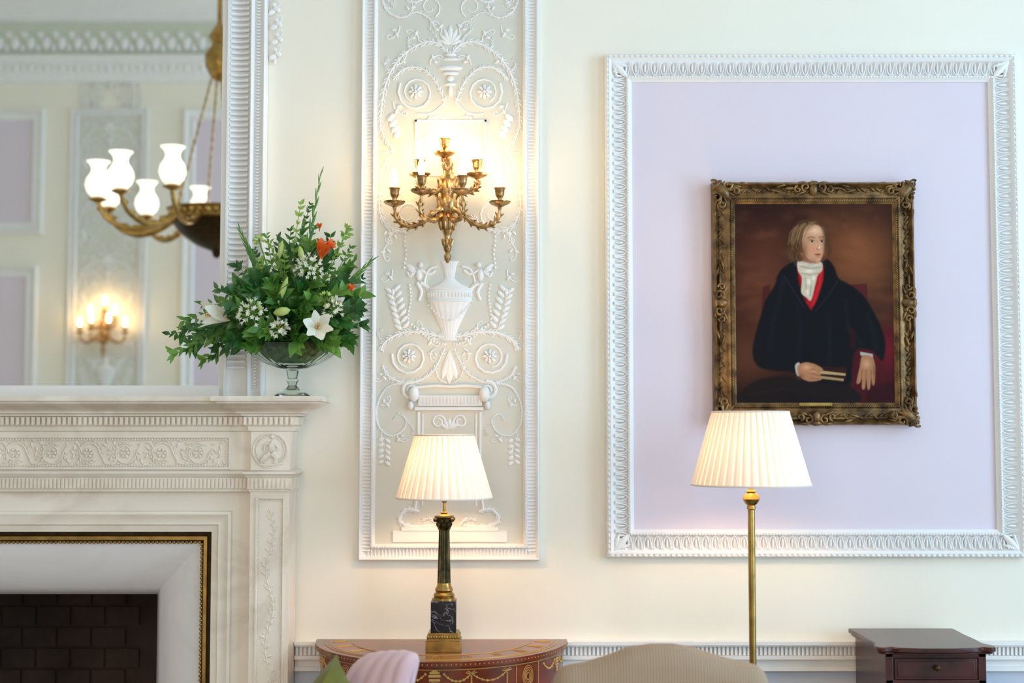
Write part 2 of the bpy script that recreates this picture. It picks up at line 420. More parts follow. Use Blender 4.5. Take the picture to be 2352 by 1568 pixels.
def mid(Q):
    stroke(Q,[(870,350),(885,352),(905,345)],3,3,4)
    stroke(Q,[(872,440),(870,480),(885,515),(920,532),(955,520),(985,495)],4,3,8)
    stroke(Q,[(905,345),(880,380),(872,420),(880,450)],3,3,6)
    spiral(Q,935,492,30,10,-60,1.2,4,2.5)
    tendril(Q,880,400,25,-20,1); tendril(Q,885,520,10,32,-1); tendril(Q,915,530,-25,22,1); tendril(Q,900,440,25,15,-1)
    tendril(Q,890,560,-8,34,1); tendril(Q,900,620,-14,26,-1)
    for k in range(9): R.sph(Q(930-2*math.sin(k),535+k*10,-.007),.0048,7,5)
    for k in range(11): R.sph(Q(940+3*math.sin(k*.5),655+k*8.5,-.007),.0044,7,5)
    for k in range(13):
        t=k/12; R.sph(Q(945+78*t,745+45*math.sin(t*math.pi/2),-.007),.0046,7,5)
    for k in range(9):
        t=k/8; R.sph(Q(985+48*t,708+34*math.sin(t*math.pi/2)-6,-.030+.012*(1-t)),.0030,6,4)
    R.ell(Q(962,632),(.011,0,0),(0,.010,0),(0,0,.020),8,6); R.sph(Q(966,609,-.010),.0085,8,6)
    stroke(Q,[(966,620),(985,630),(1000,622)],6,5); stroke(Q,[(955,622),(942,635),(935,625)],6,5)
    stroke(Q,[(958,650),(968,670),(962,690)],9,6); stroke(Q,[(966,650),(985,665),(985,690)],9,6)
    for k in range(3): leafp(Q,955,622+k*4,-24+k*4,-16+k*7,.2)
    stroke(Q,[(1005,612),(985,620),(975,650),(985,672)],5,4.5)
    stroke(Q,[(935,775),(915,740),(905,705),(902,668)],2.8,1.8)
    for k in range(7):
        v=758-k*14; u=924-k*3.6
        leafp(Q,u,v,-19,-13,.22); leafp(Q,u,v-4,17,-16,.22)
    leafp(Q,902,680,0,-18,.28)
    stroke(Q,[(1033,775),(1000,770),(965,762),(920,765),(885,785),(875,805)],4,6,9)
    spiral(Q,940,820,40,24,170,1.25,6,3.5,0); rosette(Q,940,818,18)
    stroke(Q,[(875,780),(868,765),(880,758)],3,2,4)
    stroke(Q,[(880,840),(895,865),(935,880),(975,868),(1000,845),(1022,800)],5,3.5,7)
    stroke(Q,[(1000,845),(1010,870),(1028,880)],3,2,4)
    tendril(Q,985,770,14,24,1); tendril(Q,1000,800,-10,24,1); tendril(Q,885,850,-12,26,-1); tendril(Q,960,765,8,-22,1)
    R.ell(Q(952,905,-.016),(.018,0,0),(0,.020,0),(0,0,.026),10,7); R.ell(Q(945,931,-.016),(.010,0,0),(0,.014,0),(0,0,.015),8,5)
    spiral(Q,945,897,22,8,80,1.3,8,5)
    stroke(Q,[(925,880),(890,890),(868,930),(870,975),(895,1000),(925,990),(935,965),(918,950),(905,965)],4.5,2.8,4)
    stroke(Q,[(880,985),(878,1010),(890,1035),(885,1065)],3,1.6)
    for k in range(5): leafp(Q,884,1005+k*13,-14,8,.3); leafp(Q,886,1008+k*13,13,9,.3)
    stroke(Q,[(935,965),(950,985),(945,1000)],2.5,1.5,3)
    tendril(Q,875,930,22,-10,1); tendril(Q,915,995,12,20,1)
    stroke(Q,[(962,945),(962,1100),(955,1170)],6,6)
    stroke(Q,[(972,950),(972,1160)],3.5,3.5)
    stroke(Q,[(965,1175),(935,1170),(920,1195),(950,1208),(1000,1205)],7,5,8)
    stroke(Q,[(1010,1205),(990,1190),(970,1195)],5,4,6)
both(mid)
for k in (-1,0,1): leafp(q,1033,800 if k==0 else 812,k*17,85-abs(k)*25,.12)
prof=[(1054,600),(1049,612),(1044,640),(1057,652),(1080,662),(1085,672),(1083,690),(1076,705),(1064,730),(1053,755),(1048,775),(1053,782)]
pr=[((u-1033)/700,zz(v)) for u,v in prof][::-1]
R.lathe(pr,(PC,-.005,0),72,1,.32,fn=lambda a,z:(1+.035*math.cos(a*18)) if z<zz(700) or z>zz(650) else 1)
for v,r_ in ((664,.071),(692,.0735)):
    R.tube([(PC+r_*math.cos(math.pi+math.pi*i/20),-.005+.32*r_*math.sin(math.pi+math.pi*i/20)-.001,zz(v)) for i in range(21)],.0026,6)
for k in range(-9,10): 
    a=-math.pi/2+k*.155; R.ell((PC+.074*math.cos(a),-.005+.0245*math.sin(a),zz(678)),(.003,0,0),(0,.0035,0),(0,0,.009),6,4)
a=q(962,908); b=q(1108,932)
R.box(a[0],b[0],-.014,-.004,b[2],a[2])
for k in range(18): 
    xx=a[0]+.005+k*.0113; R.box(xx,xx+.0055,-.018,-.012,b[2]+.004,a[2]-.004)
a=q(955,935); b=q(1112,942); R.box(a[0],b[0],-.018,-.004,b[2],a[2])
stroke(q,[(955,890),(1000,886),(1033,888),(1070,886),(1112,890)],6,6,0,y=-.011)
both(lambda Q:(spiral(Q,1008,968,16,6,0,1.3,5,4),spiral(Q,1000,1130,18,7,40,1.2,4,3),tendril(Q,1033,1000,-30,30,1),tendril(Q,1033,1090,-28,-24,-1)))
for vv in (1000,1060): 
    for k in range(-2,3):
        an=math.radians(90+k*30); leafp(q,1033,vv-15,26*math.cos(an),-26*math.sin(an),.2)
a=q(905,1218); b=q(1165,1243); R.box(a[0],b[0],-.012,-.004,b[2],a[2])
a=q(925,1210); b=q(1145,1218); R.box(a[0],b[0],-.015,-.004,b[2],a[2])
R.obj('arabesque_relief','white',panel)
# ------------------------------------------------------------ lilac panel + frame
def lpanel(xa,xb,za,zc,full=True,wd=.09,nm='wall_panel',lab='lilac wall panel with white leaf-moulded plaster frame'):
    e=thing(nm,((xa+xb)/2,0,za),lab,'wall panel')
    MB().box(xa+.05,xb-.05,-.005,-.001,za+.05,zc-.05).obj('panel_field','lilac',e)
    mb=MB(); rp=rect_path(xa,xb,za,zc)
    mb.sweep([(0,.001),(0,.022),(.004,.030),(.010,.030),(.014,.034),(.020,.030),(.026,.020),(.045,.010),(.068,.012),(.072,.022),(.078,.023),(.083,.016),(.09,.012),(.091,.004)],rp,elev,True)
    if full:
        def tongue(q,t,n):
            A=lambda s,w,y: (q.x+t.x*s+n.x*w,y,q.y+t.y*s+n.y*w)
            mb.tube([A(-.0125,-.018,-.028),A(-.011,.002,-.019),A(-.006,.018,-.018),A(0,.024,-.018),A(.006,.018,-.018),A(.011,.002,-.019),A(.0125,-.018,-.028)],.0024,5)
            mb.ell(A(0,-.001,-.016),Vector((n.x,0,n.y))*.018,Vector((t.x,0,t.y))*.0045,(0,.007,0),7,5)
            mb.tube([A(.0155,-.016,-.026),A(.0155,.018,-.015)],.0018,5)
        along(rp,.046,.031,tongue,skip=.01)
        def b1(q,t,n): mb.ell((q.x,-.031,q.y),Vector((t.x,0,t.y))*.008,Vector((n.x,0,n.y))*.005,(0,.006,0),6,4)
        along(rp,.008,.018,b1)
        def b2(q,t,n): mb.sph((q.x,-.023,q.y),.0038,6,4)
        along(rp,.076,.010,b2)
        for cx,cz,sx,sz in ((xa,za,1,1),(xb,za,-1,1),(xb,zc,-1,-1),(xa,zc,1,-1)):
            c=Vector((cx+sx*.045,-.02,cz+sz*.045)); dd=Vector((sx,0,sz)).normalized(); ee=Vector((-dd.z,0,dd.x))
            mb.ell(c,dd*.045,ee*.012,(0,.01,0),8,5)
            for k in (-1,1):
                mb.ell(c+ee*.012*k-dd*.005,(dd+ee*k*.5)*.03,ee*.007,(0,.009,0),6,5)
    mb.obj('panel_frame','white',e)
    return e
xa=(W(1385,130).x+W(1395,1278).x)/2; xb=(W(2328,130).x+W(2352,1275).x)/2
lpanel(xa,xb,W(1800,1279).z,W(1800,129).z)
OX=-3.09
def flip(e,loc,grp=None):
    n=e.copy(); S.collection.objects.link(n); n.location=loc; n.rotation_euler=(0,0,math.pi)
    for c in list(e.children):
        d=c.copy(); S.collection.objects.link(d); d.parent=n
    return n
flip(panel,(OX,YF,zb))
def opp(xa,xb,za,zc):
    e=lpanel(xa,xb,za,zc,False,lab='pinkish wall panel with plain white moulded frame')
    e.location=(e.location.x,YF,e.location.z); e.rotation_euler=(0,0,math.pi)
opp(-4.95,-3.62,1.1,2.84); opp(-4.95,-3.59,3.08,4.05); opp(-2.52,-1.86,1.1,4.05)
# ------------------------------------------------------------ fireplace
fp=thing('fireplace',(FC,-.075,0),'carved cream marble chimneypiece with dentilled mantel shelf and brass trim','fireplace')
cpath=[(xr,0),(xr,-.2),(xl,-.2),(xl,-.165),(mir(xl),-.165),(mir(xl),-.2),(mir(xr),-.2),(mir(xr),0)]
ZS=1.694
OK_=.74
mb=MB()
sp=[(0,1.583),(.010,1.586),(.012,1.600),(.020,1.602),(.020,1.630),(.036,1.632),(.040,1.638),(.055,1.641),(.062,1.650),(.080,1.656),(.105,1.660),(.118,1.667),(.13,1.671),(.132,1.676),(.150,1.678),(.153,1.684),(.150,ZS),(0,ZS)]
mb.sweep([(o*OK_,z) for o,z in sp],cpath,plan)
mb.box(mir(xr),xr,-.2,-.001,1.66,ZS)
def dent(xa_,xb_,yf):
    x=xa_
    while x<xb_-.008:
        mb.box(x,x+.0095,yf-.030,yf-.012,1.605,1.629); x+=.0165
dent(xl-.020,xr+.022,-.2); dent(mir(xl)+.024,xl-.024,-.165); dent(mir(xr)-.02,mir(xl)+.012,-.2)
y=-.2
while y<-.01: mb.box(xr+.012,xr+.027,y,y+.0125,1.605,1.629); y+=.022
mb.obj('mantel_shelf','marble',fp)
mb=MB()
mb.box(mir(xl),xl,-.165,-.001,1.455,1.585)
za,zc=WF(300,1078,-.165).z,WF(300,1001,-.165).z; xe=WF(530,1040,-.165).x
fr=rect_path(mir(xe),xe,za,zc)
mb.sweep([(0,.16),(0,.171),(.004,.173),(.008,.170),(.010,.164)],fr,elev,True)
def b3(q,t,n): mb.sph((q.x,-.171,q.y),.0032,6,4)
along(fr,.012,.009,b3)
def fq(u,v,y=-.167):
    p=WF(u,v,-.165); return (p.x,y,p.z)
k=0; u=455
while u>-560:
    sg=1 if k%2==0 else -1
    pts=[]
    for i in range(20):
        t=i/19; a=2*math.pi*1.4*t; r=27*(1-t)+8*t
        pts.append(fq(u+r*math.cos(a),1040+sg*r*math.sin(a),-.167))
    mb.tube(pts,[.0034*(1-.4*i/19) for i in range(20)],6)
    for i in range(0,16):
        t=i/16; a=2*math.pi*.9*t; r=33-12*t
        C=Vector(fq(u+r*math.cos(a),1040+sg*r*math.sin(a))); A=Vector((math.cos(a+.9),0,-sg*math.sin(a+.9)))*.0075; B=Vector((-A.z,0,A.x))*.4
        mb.ell(C,A,B,(0,.004,0),6,4)
    for j in range(6):
        a=j*math.pi/3; mb.ell(fq(u+8*math.cos(a),1040+8*math.sin(a),-.169),(.005,0,0),(0,.005,0),(0,0,.005),6,4)
    mb.tube([fq(*p) for p in [(u+27,1040),(u+40,1040-sg*24),(u+58,1040-sg*26),(u+68,1040-sg*8),(u+70,1040)]] if u<430 else [fq(u+27,1040),fq(u+36,1030),fq(u+44,1040)],.0034,6)
    for (du,dv) in ((38,18),(50,8),(60,22),(36,-20),(52,-12),(44,28),(56,-24),(48,-2),(66,12)):
        C=Vector(fq(u+du,1040+sg*dv)); an=random.random()*3
        A=Vector((math.cos(an),0,math.sin(an)))*.010; B=Vector((-A.z,0,A.x))*.4
        if u+du<520: mb.ell(C,A,B,(0,.004,0),6,4)
    u-=84; k+=1
mb.obj('frieze','marble',fp)
mb=MB()
mb.box(xl,xr,-.2,-.001,1.455,1.585)
c=WF(619,1034,-.2); xc_=(xl+xr)/2
rr=.054
for r_,w_ in ((rr,.0035),(rr-.010,.002)):
    mb.tube([(xc_+r_*math.cos(a),-.202,c.z+r_*math.sin(a)) for a in [2*math.pi*i/36 for i in range(37)]],w_,6)
for i in range(44):
    a=2*math.pi*i/44; mb.sph((xc_+(rr-.005)*math.cos(a),-.203,c.z+(rr-.005)*math.sin(a)),.0022,5,4)
def rq(u,v,y=-.203): p=WF(u,v,-.2); return (p.x+xc_-c.x,y,p.z)
mb.ell(rq(622,1025),(.011,0,0),(0,.010,0),(.003,0,.02),8,6); mb.sph(rq(624,1003),.0075,8,6)
mb.tube([rq(620,1040),rq(608,1048),rq(600,1058),rq(596,1062)],[.011,.011,.008,.004],7); mb.tube([rq(624,1040),rq(634,1052),rq(630,1064)],[.012,.010,.007],7)
mb.tube([rq(618,1016),rq(606,1022),rq(604,1036)],[.005,.004,.003],6); mb.tube([rq(628,1016),rq(638,1028),rq(632,1040)],[.005,.004,.003],6)
mb.tube([rq(592,1066),rq(620,1068),rq(648,1064)],[.003,.004,.003],6)
m2=mb.mirrored(FC)
mb.obj('corner_block','marble',fp); m2.obj('corner_block','marble',fp)
mb=MB()
z1=1.462
mb.sweep([(0,1.392),(.004,1.394),(.004,1.400),(.008,1.402),(.008,1.436),(.014,1.440),(.018,1.448),(.022,1.450),(.022,1.457),(.010,z1),(0,z1)],cpath,plan)
mb.box(mir(xr),xr,-.16,-.001,1.392,z1)
def flute(xa_,xb_,yf):
    n=int((xb_-xa_)/.0125)
    for i in range(n):
        x=xa_+(i+.5)*(xb_-xa_)/n; mb.box(x-.004,x+.004,yf-.014,yf-.007,1.404,1.434)
flute(xl,xr,-.2); flute(mir(xl),xl-.003,-.165); flute(mir(xr),mir(xl),-.2)
mb.obj('architrave','marble',fp)
mb=MB()
mb.box(xl,xr,-.2,-.001,.16,1.393)
pz=rect_path(xl+.018,xr-.014,.2,WF(620,1141,-.2).z)
mb.sweep([(0,.199),(0,.206),(.005,.207),(.008,.200)],pz,elev,True)
def b4(q,t,n): mb.sph((q.x,-.202,q.y),.0022,5,4)
along(pz,.011,.0075,b4)
vx=(xl+xr)/2+.002
pts=[]; n=90
for i in range(n):
    z=.25+(1.34-.25)*i/(n-1); pts.append((vx+.012*math.sin(z*26),-.201,z))
mb.tube(pts,.0018,5)
for i in range(1,n-1):
    p=Vector(pts[i]); sg=1 if i%2 else -1; an=random.uniform(.3,1.1)
    A=Vector((sg*math.cos(an),0,math.sin(an)))*random.uniform(.005,.010); B=Vector((-A.z,0,A.x))*.4
    mb.ell(p+A*1.3,A,B,(0,.003,0),6,4)
    if i%3==0: mb.sph(p+Vector((-sg*.012,0,.004)),.003,6,4)
mb.box(xl-.01,xr+.012,-.212,-.001,0,.16)
m2=mb.mirrored(FC)
mb.obj('pilaster','marble',fp); m2.obj('pilaster','marble',fp)
upath=[(xp+.01,0),(xp+.01,zp+.01),(mir(xp)-.01,zp+.01),(mir(xp)-.01,0)]
mb=MB()
mb.sweep([(0,.02),(0,.14),(.068,.14),(.072,.152),(.080,.155),(.088,.148),(.100,.144),(.112,.146),(.116,.136),(.136,.132),(.136,.02)],upath,elev)
mb.obj('opening_surround','marble',fp)
mb=MB(); mb.cur=1
mb.sweep([(.136,.02),(.136,.118),(.166,.112),(.174,.09),(.174,.02)],upath,elev)
mb.cur=0
mb.sweep([(.150,.116),(.151,.124),(.162,.124),(.163,.112)],upath,elev)
def b5(q,t,n): mb.sph((q.x,-.112,q.y),.0055,7,5)
along(upath,.170,.0135,b5,closed=False)
mb.obj('brass_trim',['brass','darkbrass'],fp,label='brass band with bead edge')
mb=MB()
xi=WF(360,1500,.15).x; ins=(xp+.01)-xi
mb.sweep([(.172,.08),(.172,.098),(.183,.098),(ins-.030,-.05),(ins,-.15),(ins,-.18)],upath,elev)
mb.cur=1
mb.sweep([(.196,.074),(.197,.083),(.200,.079),(.201,.068)],upath,elev)
mb.obj('hearth_slip',['marble_slip','inlay'],fp,label='splayed pale marble slip with thin gilt line')
mb=MB()
xo=xi+.02; zo=zp+.01-ins+.02; xm=mir(xo)
mb.add([(xo,.15,0),(xo,.15,zo),(xm,.15,zo),(xm,.15,0),(xo-.12,.7,0),(xo-.12,.7,zo),(xm+.12,.7,zo),(xm+.12,.7,0)],[(0,1,5,4),(1,2,6,5),(2,3,7,6),(4,5,6,7),(0,4,7,3)])
for r_ in range(15):
    for c_ in range(7):
        x=xm+.13+c_*.125+(r_%2)*.05; 
        if x+.115<xo-.12 and .06+r_*.075+.066<zo: mb.box(x,x+.115,.685,.7,.06+r_*.075,.06+r_*.075+.066)
mb.obj('firebox','soot',fp,recalc=False)
MB().box(mir(xr)-.02,xr+.02,-.82,-.0,-.0,.03).obj('hearth_stone','marble_slip',fp,bevel=.003)
# ------------------------------------------------------------ mirror
mo=W(607,450,-.05).x
mr=thing('overmantel_mirror',(FC,-.02,ZS),'large mirror in a white fluted plaster frame above the mantel','mirror')
mp=[(mo,ZS+.001),(mo,4.3),(mir(mo),4.3),(mir(mo),ZS+.001)]
mb=MB()
mb.sweep([(0,.001),(0,.048),(.005,.053),(.010,.050),(.013,.042),(.036,.040),(.041,.052),(.047,.056),(.052,.048),(.056,.034),(.085,.024),(.116,.034),(.120,.050),(.126,.050),(.130,.042),(.146,.034),(.146,.01)],mp,elev)
def fl(q,t,n):
    A=lambda w,y:(q.x+n.x*w,y,q.y+n.y*w)
    mb.tube([A(-.031,-.042),A(-.015,-.036),A(0,-.032),A(.015,-.036),A(.031,-.042)],.0052,7)
along(mp,.087,.0185,fl,closed=False)
def b6(q,t,n):
    mb.ell((q.x,-.044,q.y),Vector((n.x,0,n.y))*.009,Vector((t.x,0,t.y))*.0042,(0,.006,0),6,4)
along(mp,.025,.0105,b6,closed=False)
mb.box(mir(mo)+.14,mo-.14,-.045,-.001,ZS+.001,1.722); mb.box(mir(mo)+.14,mo-.14,-.036,-.001,1.722,1.733)
mb.obj('mirror_frame','white',mr)
MB().box(mir(mo)+.13,mo-.13,-.026,-.015,ZS+.02,4.2).obj('mirror_glass','mirror',mr)
mb=MB()
for i in range(16):
    z=W(625,140,0).z+i*.05+.01; x=mo+.024+.006*math.sin(i*1.3)
    mb.ell((x-.008,-.012,z),(.012,0,.008),(0,.008,0),(-.004,0,.008),6,4); mb.ell((x+.009,-.012,z+.012),(.012,0,-.008),(0,.008,0),(.004,0,.008),6,4)
    mb.sph((x,-.012,z+.025),.008,7,5); mb.tube([(x+.012,-.008,z+.02),(x+.02,-.010,z+.03),(x+.012,-.010,z+.04)],.003,5)
mb.ell((mo+.024,-.01,W(625,142,0).z),(.006,0,0),(0,.006,0),(0,0,.014),6,4)
mb.obj('plaster_drop','white',mr,label='white plaster leaf and berry drop')
# ------------------------------------------------------------ wall sconce
def sconce():
    sc=thing('wall_sconce',(W(1028,480,0).x,0,W(1028,600,0).z),'gilt bronze seven-light wall sconce with lit candle bulbs','wall light')
    UX=1028
    mb=MB(); yb=-.075
    cx=W(UX,480,yb).x
    pr=[(604,.003),(596,.010),(588,.012),(580,.007),(574,.012),(560,.015),(548,.009),(540,.012),(530,.019),(515,.026),(500,.030),(492,.021),(486,.025),(478,.030),(462,.032),(450,.023),(442,.026),(425,.030),(408,.026),(400,.016),(390,.013),(376,.017),(368,.011),(362,.009)]
    prf=[(r,W(UX,v,yb).z) for v,r in pr]
    mb.lathe(prf,(cx,yb,0),20)
    for v,r,l,n in ((560,.014,.018,8),(515,.026,.022,10),(462,.030,.026,8),(425,.028,.022,8),(385,.014,.016,6)):
        z=W(UX,v,yb).z
        for i in range(n):
            a=2*math.pi*i/n; d=Vector((math.cos(a),math.sin(a),0)); mb.ell(Vector((cx,yb,z))+d*r,d.cross(Vector((0,0,1)))*.0055,d*.0045,Vector((0,0,l))+d*.005,6,5)
    mb.ell((cx,-.008,W(UX,460,0).z),(.040,0,0),(0,.012,0),(0,0,.10),14,8)
    for v in (420,460,500): mb.tube([(cx,-.01,W(UX,v,0).z),(cx,yb,W(UX,v,yb).z)],.009,8)
    mb.obj('sconce_body','gilt',sc)
    arms=[]
    for sg in (-1,1):
        arms.append((1027+sg*121,468,-.10,[(1027+sg*10,478,-.09),(1027+sg*35,492,-.10),(1027+sg*62,514,-.10),(1027+sg*92,520,-.10),(1027+sg*116,503,-.10),(1027+sg*121,476,-.10)]))
        arms.append((1015+sg*47,441,-.21,[(1022+sg*8,492,-.09),(1020+sg*22,506,-.14),(1016+sg*42,500,-.19),(1015+sg*50,480,-.21),(1015+sg*47,449,-.21)]))
        arms.append((1030+sg*66,404,-.09,[(1028+sg*8,430,-.09),(1028+sg*30,442,-.09),(1030+sg*55,438,-.09),(1030+sg*68,425,-.09),(1030+sg*66,412,-.09)]))
    arms.append((1021,355,-.09,[(1024,372,-.08),(1022,366,-.085),(1021,360,-.09)]))
    for u,v,y,pts in arms:
        mb=MB()
        P=cat([W(a,b,c) for a,b,c in pts],6); n=len(P)
        mb.tube(P,[.0095-.004*i/(n-1)+.0015*math.sin(i*1.3) for i in range(n)],8)
        for i in range(2,n-2,3):
            d=(P[i+1]-P[i-1]).normalized(); s_=Vector((0,1,0)); w=d.cross(s_)
            for k in (-1,1): mb.ell(P[i]+w*k*.008,d*.009+w*k*.006,s_*.006,w*.004,6,4)
        c=W(u,v,y)
        mb.lathe([(.004,-.012),(.012,-.008),(.030,0),(.034,.004),(.035,.008),(.030,.006),(.012,.006),(.008,.010),(.007,.016),(.012,.024),(.0145,.030),(.016,.046),(.019,.050),(.017,.053),(.004,.053)],c,18,fn=lambda a,z:1+.05*math.sin(a*12))
        mb.obj('sconce_arm','gilt',sc)
        mb=MB()
        mb.lathe([(.006,.050),(.009,.058),(.0125,.072),(.0125,.080),(.009,.095),(.0045,.107),(.001,.118)],c,12)
        mb.obj('candle_bulb','bulb',sc)
    return sc
sc=sconce()
flip(sc,(OX,YF,sc.location.z))
# ------------------------------------------------------------ shades
def shade(e,cx,cy,zt,zb_,rt,rb,npl):
    mb=MB(); n=npl*4; vs=[];fs=[];ms=[]
    H=8
    for j in range(H+1):
        t=j/H; z=zb_+(zt-zb_)*t; r=rb+(rt-rb)*t
        for i in range(n):
            a=2*math.pi*i/n; k=i%4; rr=r+(.0024 if k in(0,1) else -.0008)
            vs.append((cx+rr*math.cos(a),cy+rr*math.sin(a),z))
    for j in range(H):
        for i in range(n):
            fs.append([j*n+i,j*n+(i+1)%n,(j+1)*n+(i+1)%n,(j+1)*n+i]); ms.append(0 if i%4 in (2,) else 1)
    mb.v=vs; mb.f=fs; mb.m=ms
    mb.cur=1
    for z,r in ((zt,rt),(zb_,rb)):
        mb.tube([(cx+(r+.001)*math.cos(2*math.pi*i/64),cy+(r+.001)*math.sin(2*math.pi*i/64),z) for i in range(65)],.0032,6)
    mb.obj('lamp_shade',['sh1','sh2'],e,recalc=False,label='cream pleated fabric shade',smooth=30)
# ------------------------------------------------------------ demilune table
TZ=.917
tcx=W(1015,1463,-.05).x; TA=.402; TB=.455; ty=-.042
tb=thing('demilune_table',(tcx,ty-.2,0),'half-round mahogany side table with gilt garland inlay','table')
def half(a,b,n=40): return [(tcx+a*math.cos(math.pi*i/n),ty-b*math.sin(math.pi*i/n)) for i in range(n+1)]
mb=MB(); P=half(TA,TB)
mb.prism(P,lambda p:(p[0],p[1],TZ-.016),lambda p:(p[0],p[1],TZ))
mb.cur=1
for s_ in (.93,.90,.72):
    Q_=half(TA*s_,TB*s_,48); mb.tube([(x,y-.004,TZ) for x,y in Q_],.0022 if s_!=.9 else .0012,6,flat=.3)
for i in range(11):
    t=math.pi*(i+.5)/11
    for k in (-1,0,1):
        tt=t+k*.03
        mb.tube([(tcx+TA*.74*math.cos(t),ty-TB*.74*math.sin(t),TZ),(tcx+TA*.82*math.cos(tt),ty-TB*.82*math.sin(tt),TZ),(tcx+TA*.87*math.cos(tt),ty-TB*.87*math.sin(tt),TZ)],.0016,5,flat=.5)
for i in range(90):
    t=math.pi*(i+.5)/90; mb.sph((tcx+(TA+.0005)*math.cos(t),ty-(TB+.0005)*math.sin(t),TZ-.008),.002,5,4)
mb.obj('table_top',['mahog','inlay'],tb)
mb=MB(); Aa,Ab=TA-.016,TB-.016
out=half(Aa,Ab); 
mb.prism(out,lambda p:(p[0],p[1],.795),lambda p:(p[0],p[1],TZ-.016))
mb.obj('apron','mahog',tb)
mb=MB()
def AP(d,z):
    t=math.radians(90+d); return (tcx+(Aa+.0006)*math.cos(t),ty-(Ab+.0006)*math.sin(t),z)
for z in (.892,.804): mb.tube([AP(-88+i*4,z) for i in range(45)],.0013,5)
for d in (-88,-52,-38,38,52,88): mb.tube([AP(d,.804),AP(d,.892)],.0013,5)
def urn(d,s=1,zc_=.862):
    for z,r in ((.022,.5),(.018,.9),(.010,1.1),(0,1.0),(-.008,.6),(-.014,.25),(-.02,.6)):
        mb.tube([AP(d-r*2.0*s,zc_+z*s),AP(d+r*2.0*s,zc_+z*s)],.0035*s,6,flat=1)
urn(0,1.2)
def garland(d0,d1,zt,sag,n=14):
    pts=[]
    for i in range(n+1):
        t=i/n; pts.append(Vector(AP(d0+(d1-d0)*t,zt-sag*4*t*(1-t))))
    mb.tube(pts,.0014,5)
    for i,p in enumerate(pts): mb.sph(p,.0026 if i%2 else .004,6,4)
for sg in (-1,1):
    garland(sg*4,sg*16,.880,.022); garland(sg*16,sg*33,.880,.024)
    for dd in (16,33): 
        for k in (-1,1): mb.tube([AP(sg*dd,.880),AP(sg*dd+k*1.5,.887),AP(sg*dd+k*2.5,.882),AP(sg*dd,.878)],.0014,5)
        for k in range(6): mb.sph(AP(sg*dd,.872-k*.006),.003,6,4)
    for k in range(4):
        a=[AP(sg*45+(3.2-k*.7)*math.cos(2*math.pi*i/16),.853+(.032-k*.007)*math.sin(2*math.pi*i/16)) for i in range(17)]
        mb.tube(a,.0012,5)
    urn(sg*70,.9); garland(sg*56,sg*67,.880,.02); garland(sg*73,sg*85,.880,.02)
mb.obj('apron_inlay','inlay',tb,label='gilt urn and garland inlay')
for d in (-86,-45,45,86):
    t=math.radians(90+d); lx=tcx+(Aa-.022)*math.cos(t); ly=ty-(Ab-.022)*math.sin(t)
    if abs(d)>80: ly=ty-.035
    mb=MB(); 
    for (z0,z1_,h0,h1) in ((0,.06,.010,.013),(.06,.09,.017,.014),(.09,.796,.011,.019)):
        mb.add([(lx+sx*h,ly+sy*h,z) for z,h in ((z0,h0),(z1_,h1)) for sx,sy in ((-1,-1),(1,-1),(1,1),(-1,1))],[(3,2,1,0),(4,5,6,7),(0,1,5,4),(1,2,6,5),(2,3,7,6),(3,0,4,7)])
    mb.obj('leg','mahog',tb,bevel=.001)
# ------------------------------------------------------------ table lamp
ly=-.27; lx=W(1020,1300,ly).x
tl=thing('table_lamp',(lx,ly,TZ),'bronze and black marble column lamp with pleated cream shade','lamp')
Z=lambda v,y=ly:W(1020,v,y).z
mb=MB()
zb1=TZ
h=.053
mb.box(lx-h,lx+h,ly-h,ly+h,zb1,zb1+.034).box(lx-.050,lx+.050,ly-.050,ly+.050,zb1+.034,zb1+.040)
mb.box(lx-.046,lx+.046,ly-.046,ly+.046,zb1+.040,Z(1449))
for k in range(12):
    for sy in (-1,1):
        x=lx-.045+k*.0082; mb.ell((x,ly+sy*.047,zb1+.045),(.0036,0,0),(0,.0036,0),(0,0,.006),6,4)
        mb.ell((lx+sy*.047,ly-.045+k*.0082,zb1+.045),(.0036,0,0),(0,.0036,0),(0,0,.006),6,4)
mb.obj('lamp_base','brass',tl,bevel=.0015)
mb=MB(); mb.box(lx-.0385,lx+.0385,ly-.0385,ly+.0385,Z(1449),Z(1377)); mb.obj('marble_block','blackmarble',tl,bevel=.001,label='black veined marble block')
mb=MB()
zz0=Z(1377)
mb.cur=1
mb.lathe([(.036,zz0),(.036,zz0+.006),(.030,zz0+.008),(.033,zz0+.014),(.030,zz0+.020),(.025,zz0+.024),(.028,zz0+.030),(.026,zz0+.036),(.022,zz0+.042),(.0205,Z(1338))],(lx,ly,0),32)
zt0=Z(1338); zt1=Z(1216)
mb.cur=0
mb.lathe([(.0205,zt0),(.020,zt0+.01),(.0165,zt1-.006),(.017,zt1)],(lx,ly,0),96,fn=lambda a,z:1-.13*abs(math.sin(a*8))**1.5)
mb.obj('lamp_column',['olivebrass','brass'],tl,label='fluted dark bronze column with brass foot')
mb=MB(); zc0=Z(1216); zc1=Z(1184)
mb.lathe([(.018,zc0),(.021,zc0+.003),(.018,zc0+.006),(.019,zc0+.02),(.024,zc1-.012),(.029,zc1-.006),(.030,zc1-.004)],(lx,ly,0),24)
mb.box(lx-.028,lx+.028,ly-.028,ly+.028,zc1-.005,zc1)
for ring,(zf,r_,l_) in enumerate(((zc0+.012,.020,.010),(zc0+.024,.022,.010))):
    for i in range(8):
        a=2*math.pi*(i+ring*.5)/8; d=Vector((math.cos(a),math.sin(a),0)); mb.ell(Vector((lx,ly,zf))+d*r_,d.cross(Vector((0,0,1)))*.007,d*.004,Vector((0,0,l_))+d*.004,6,5)
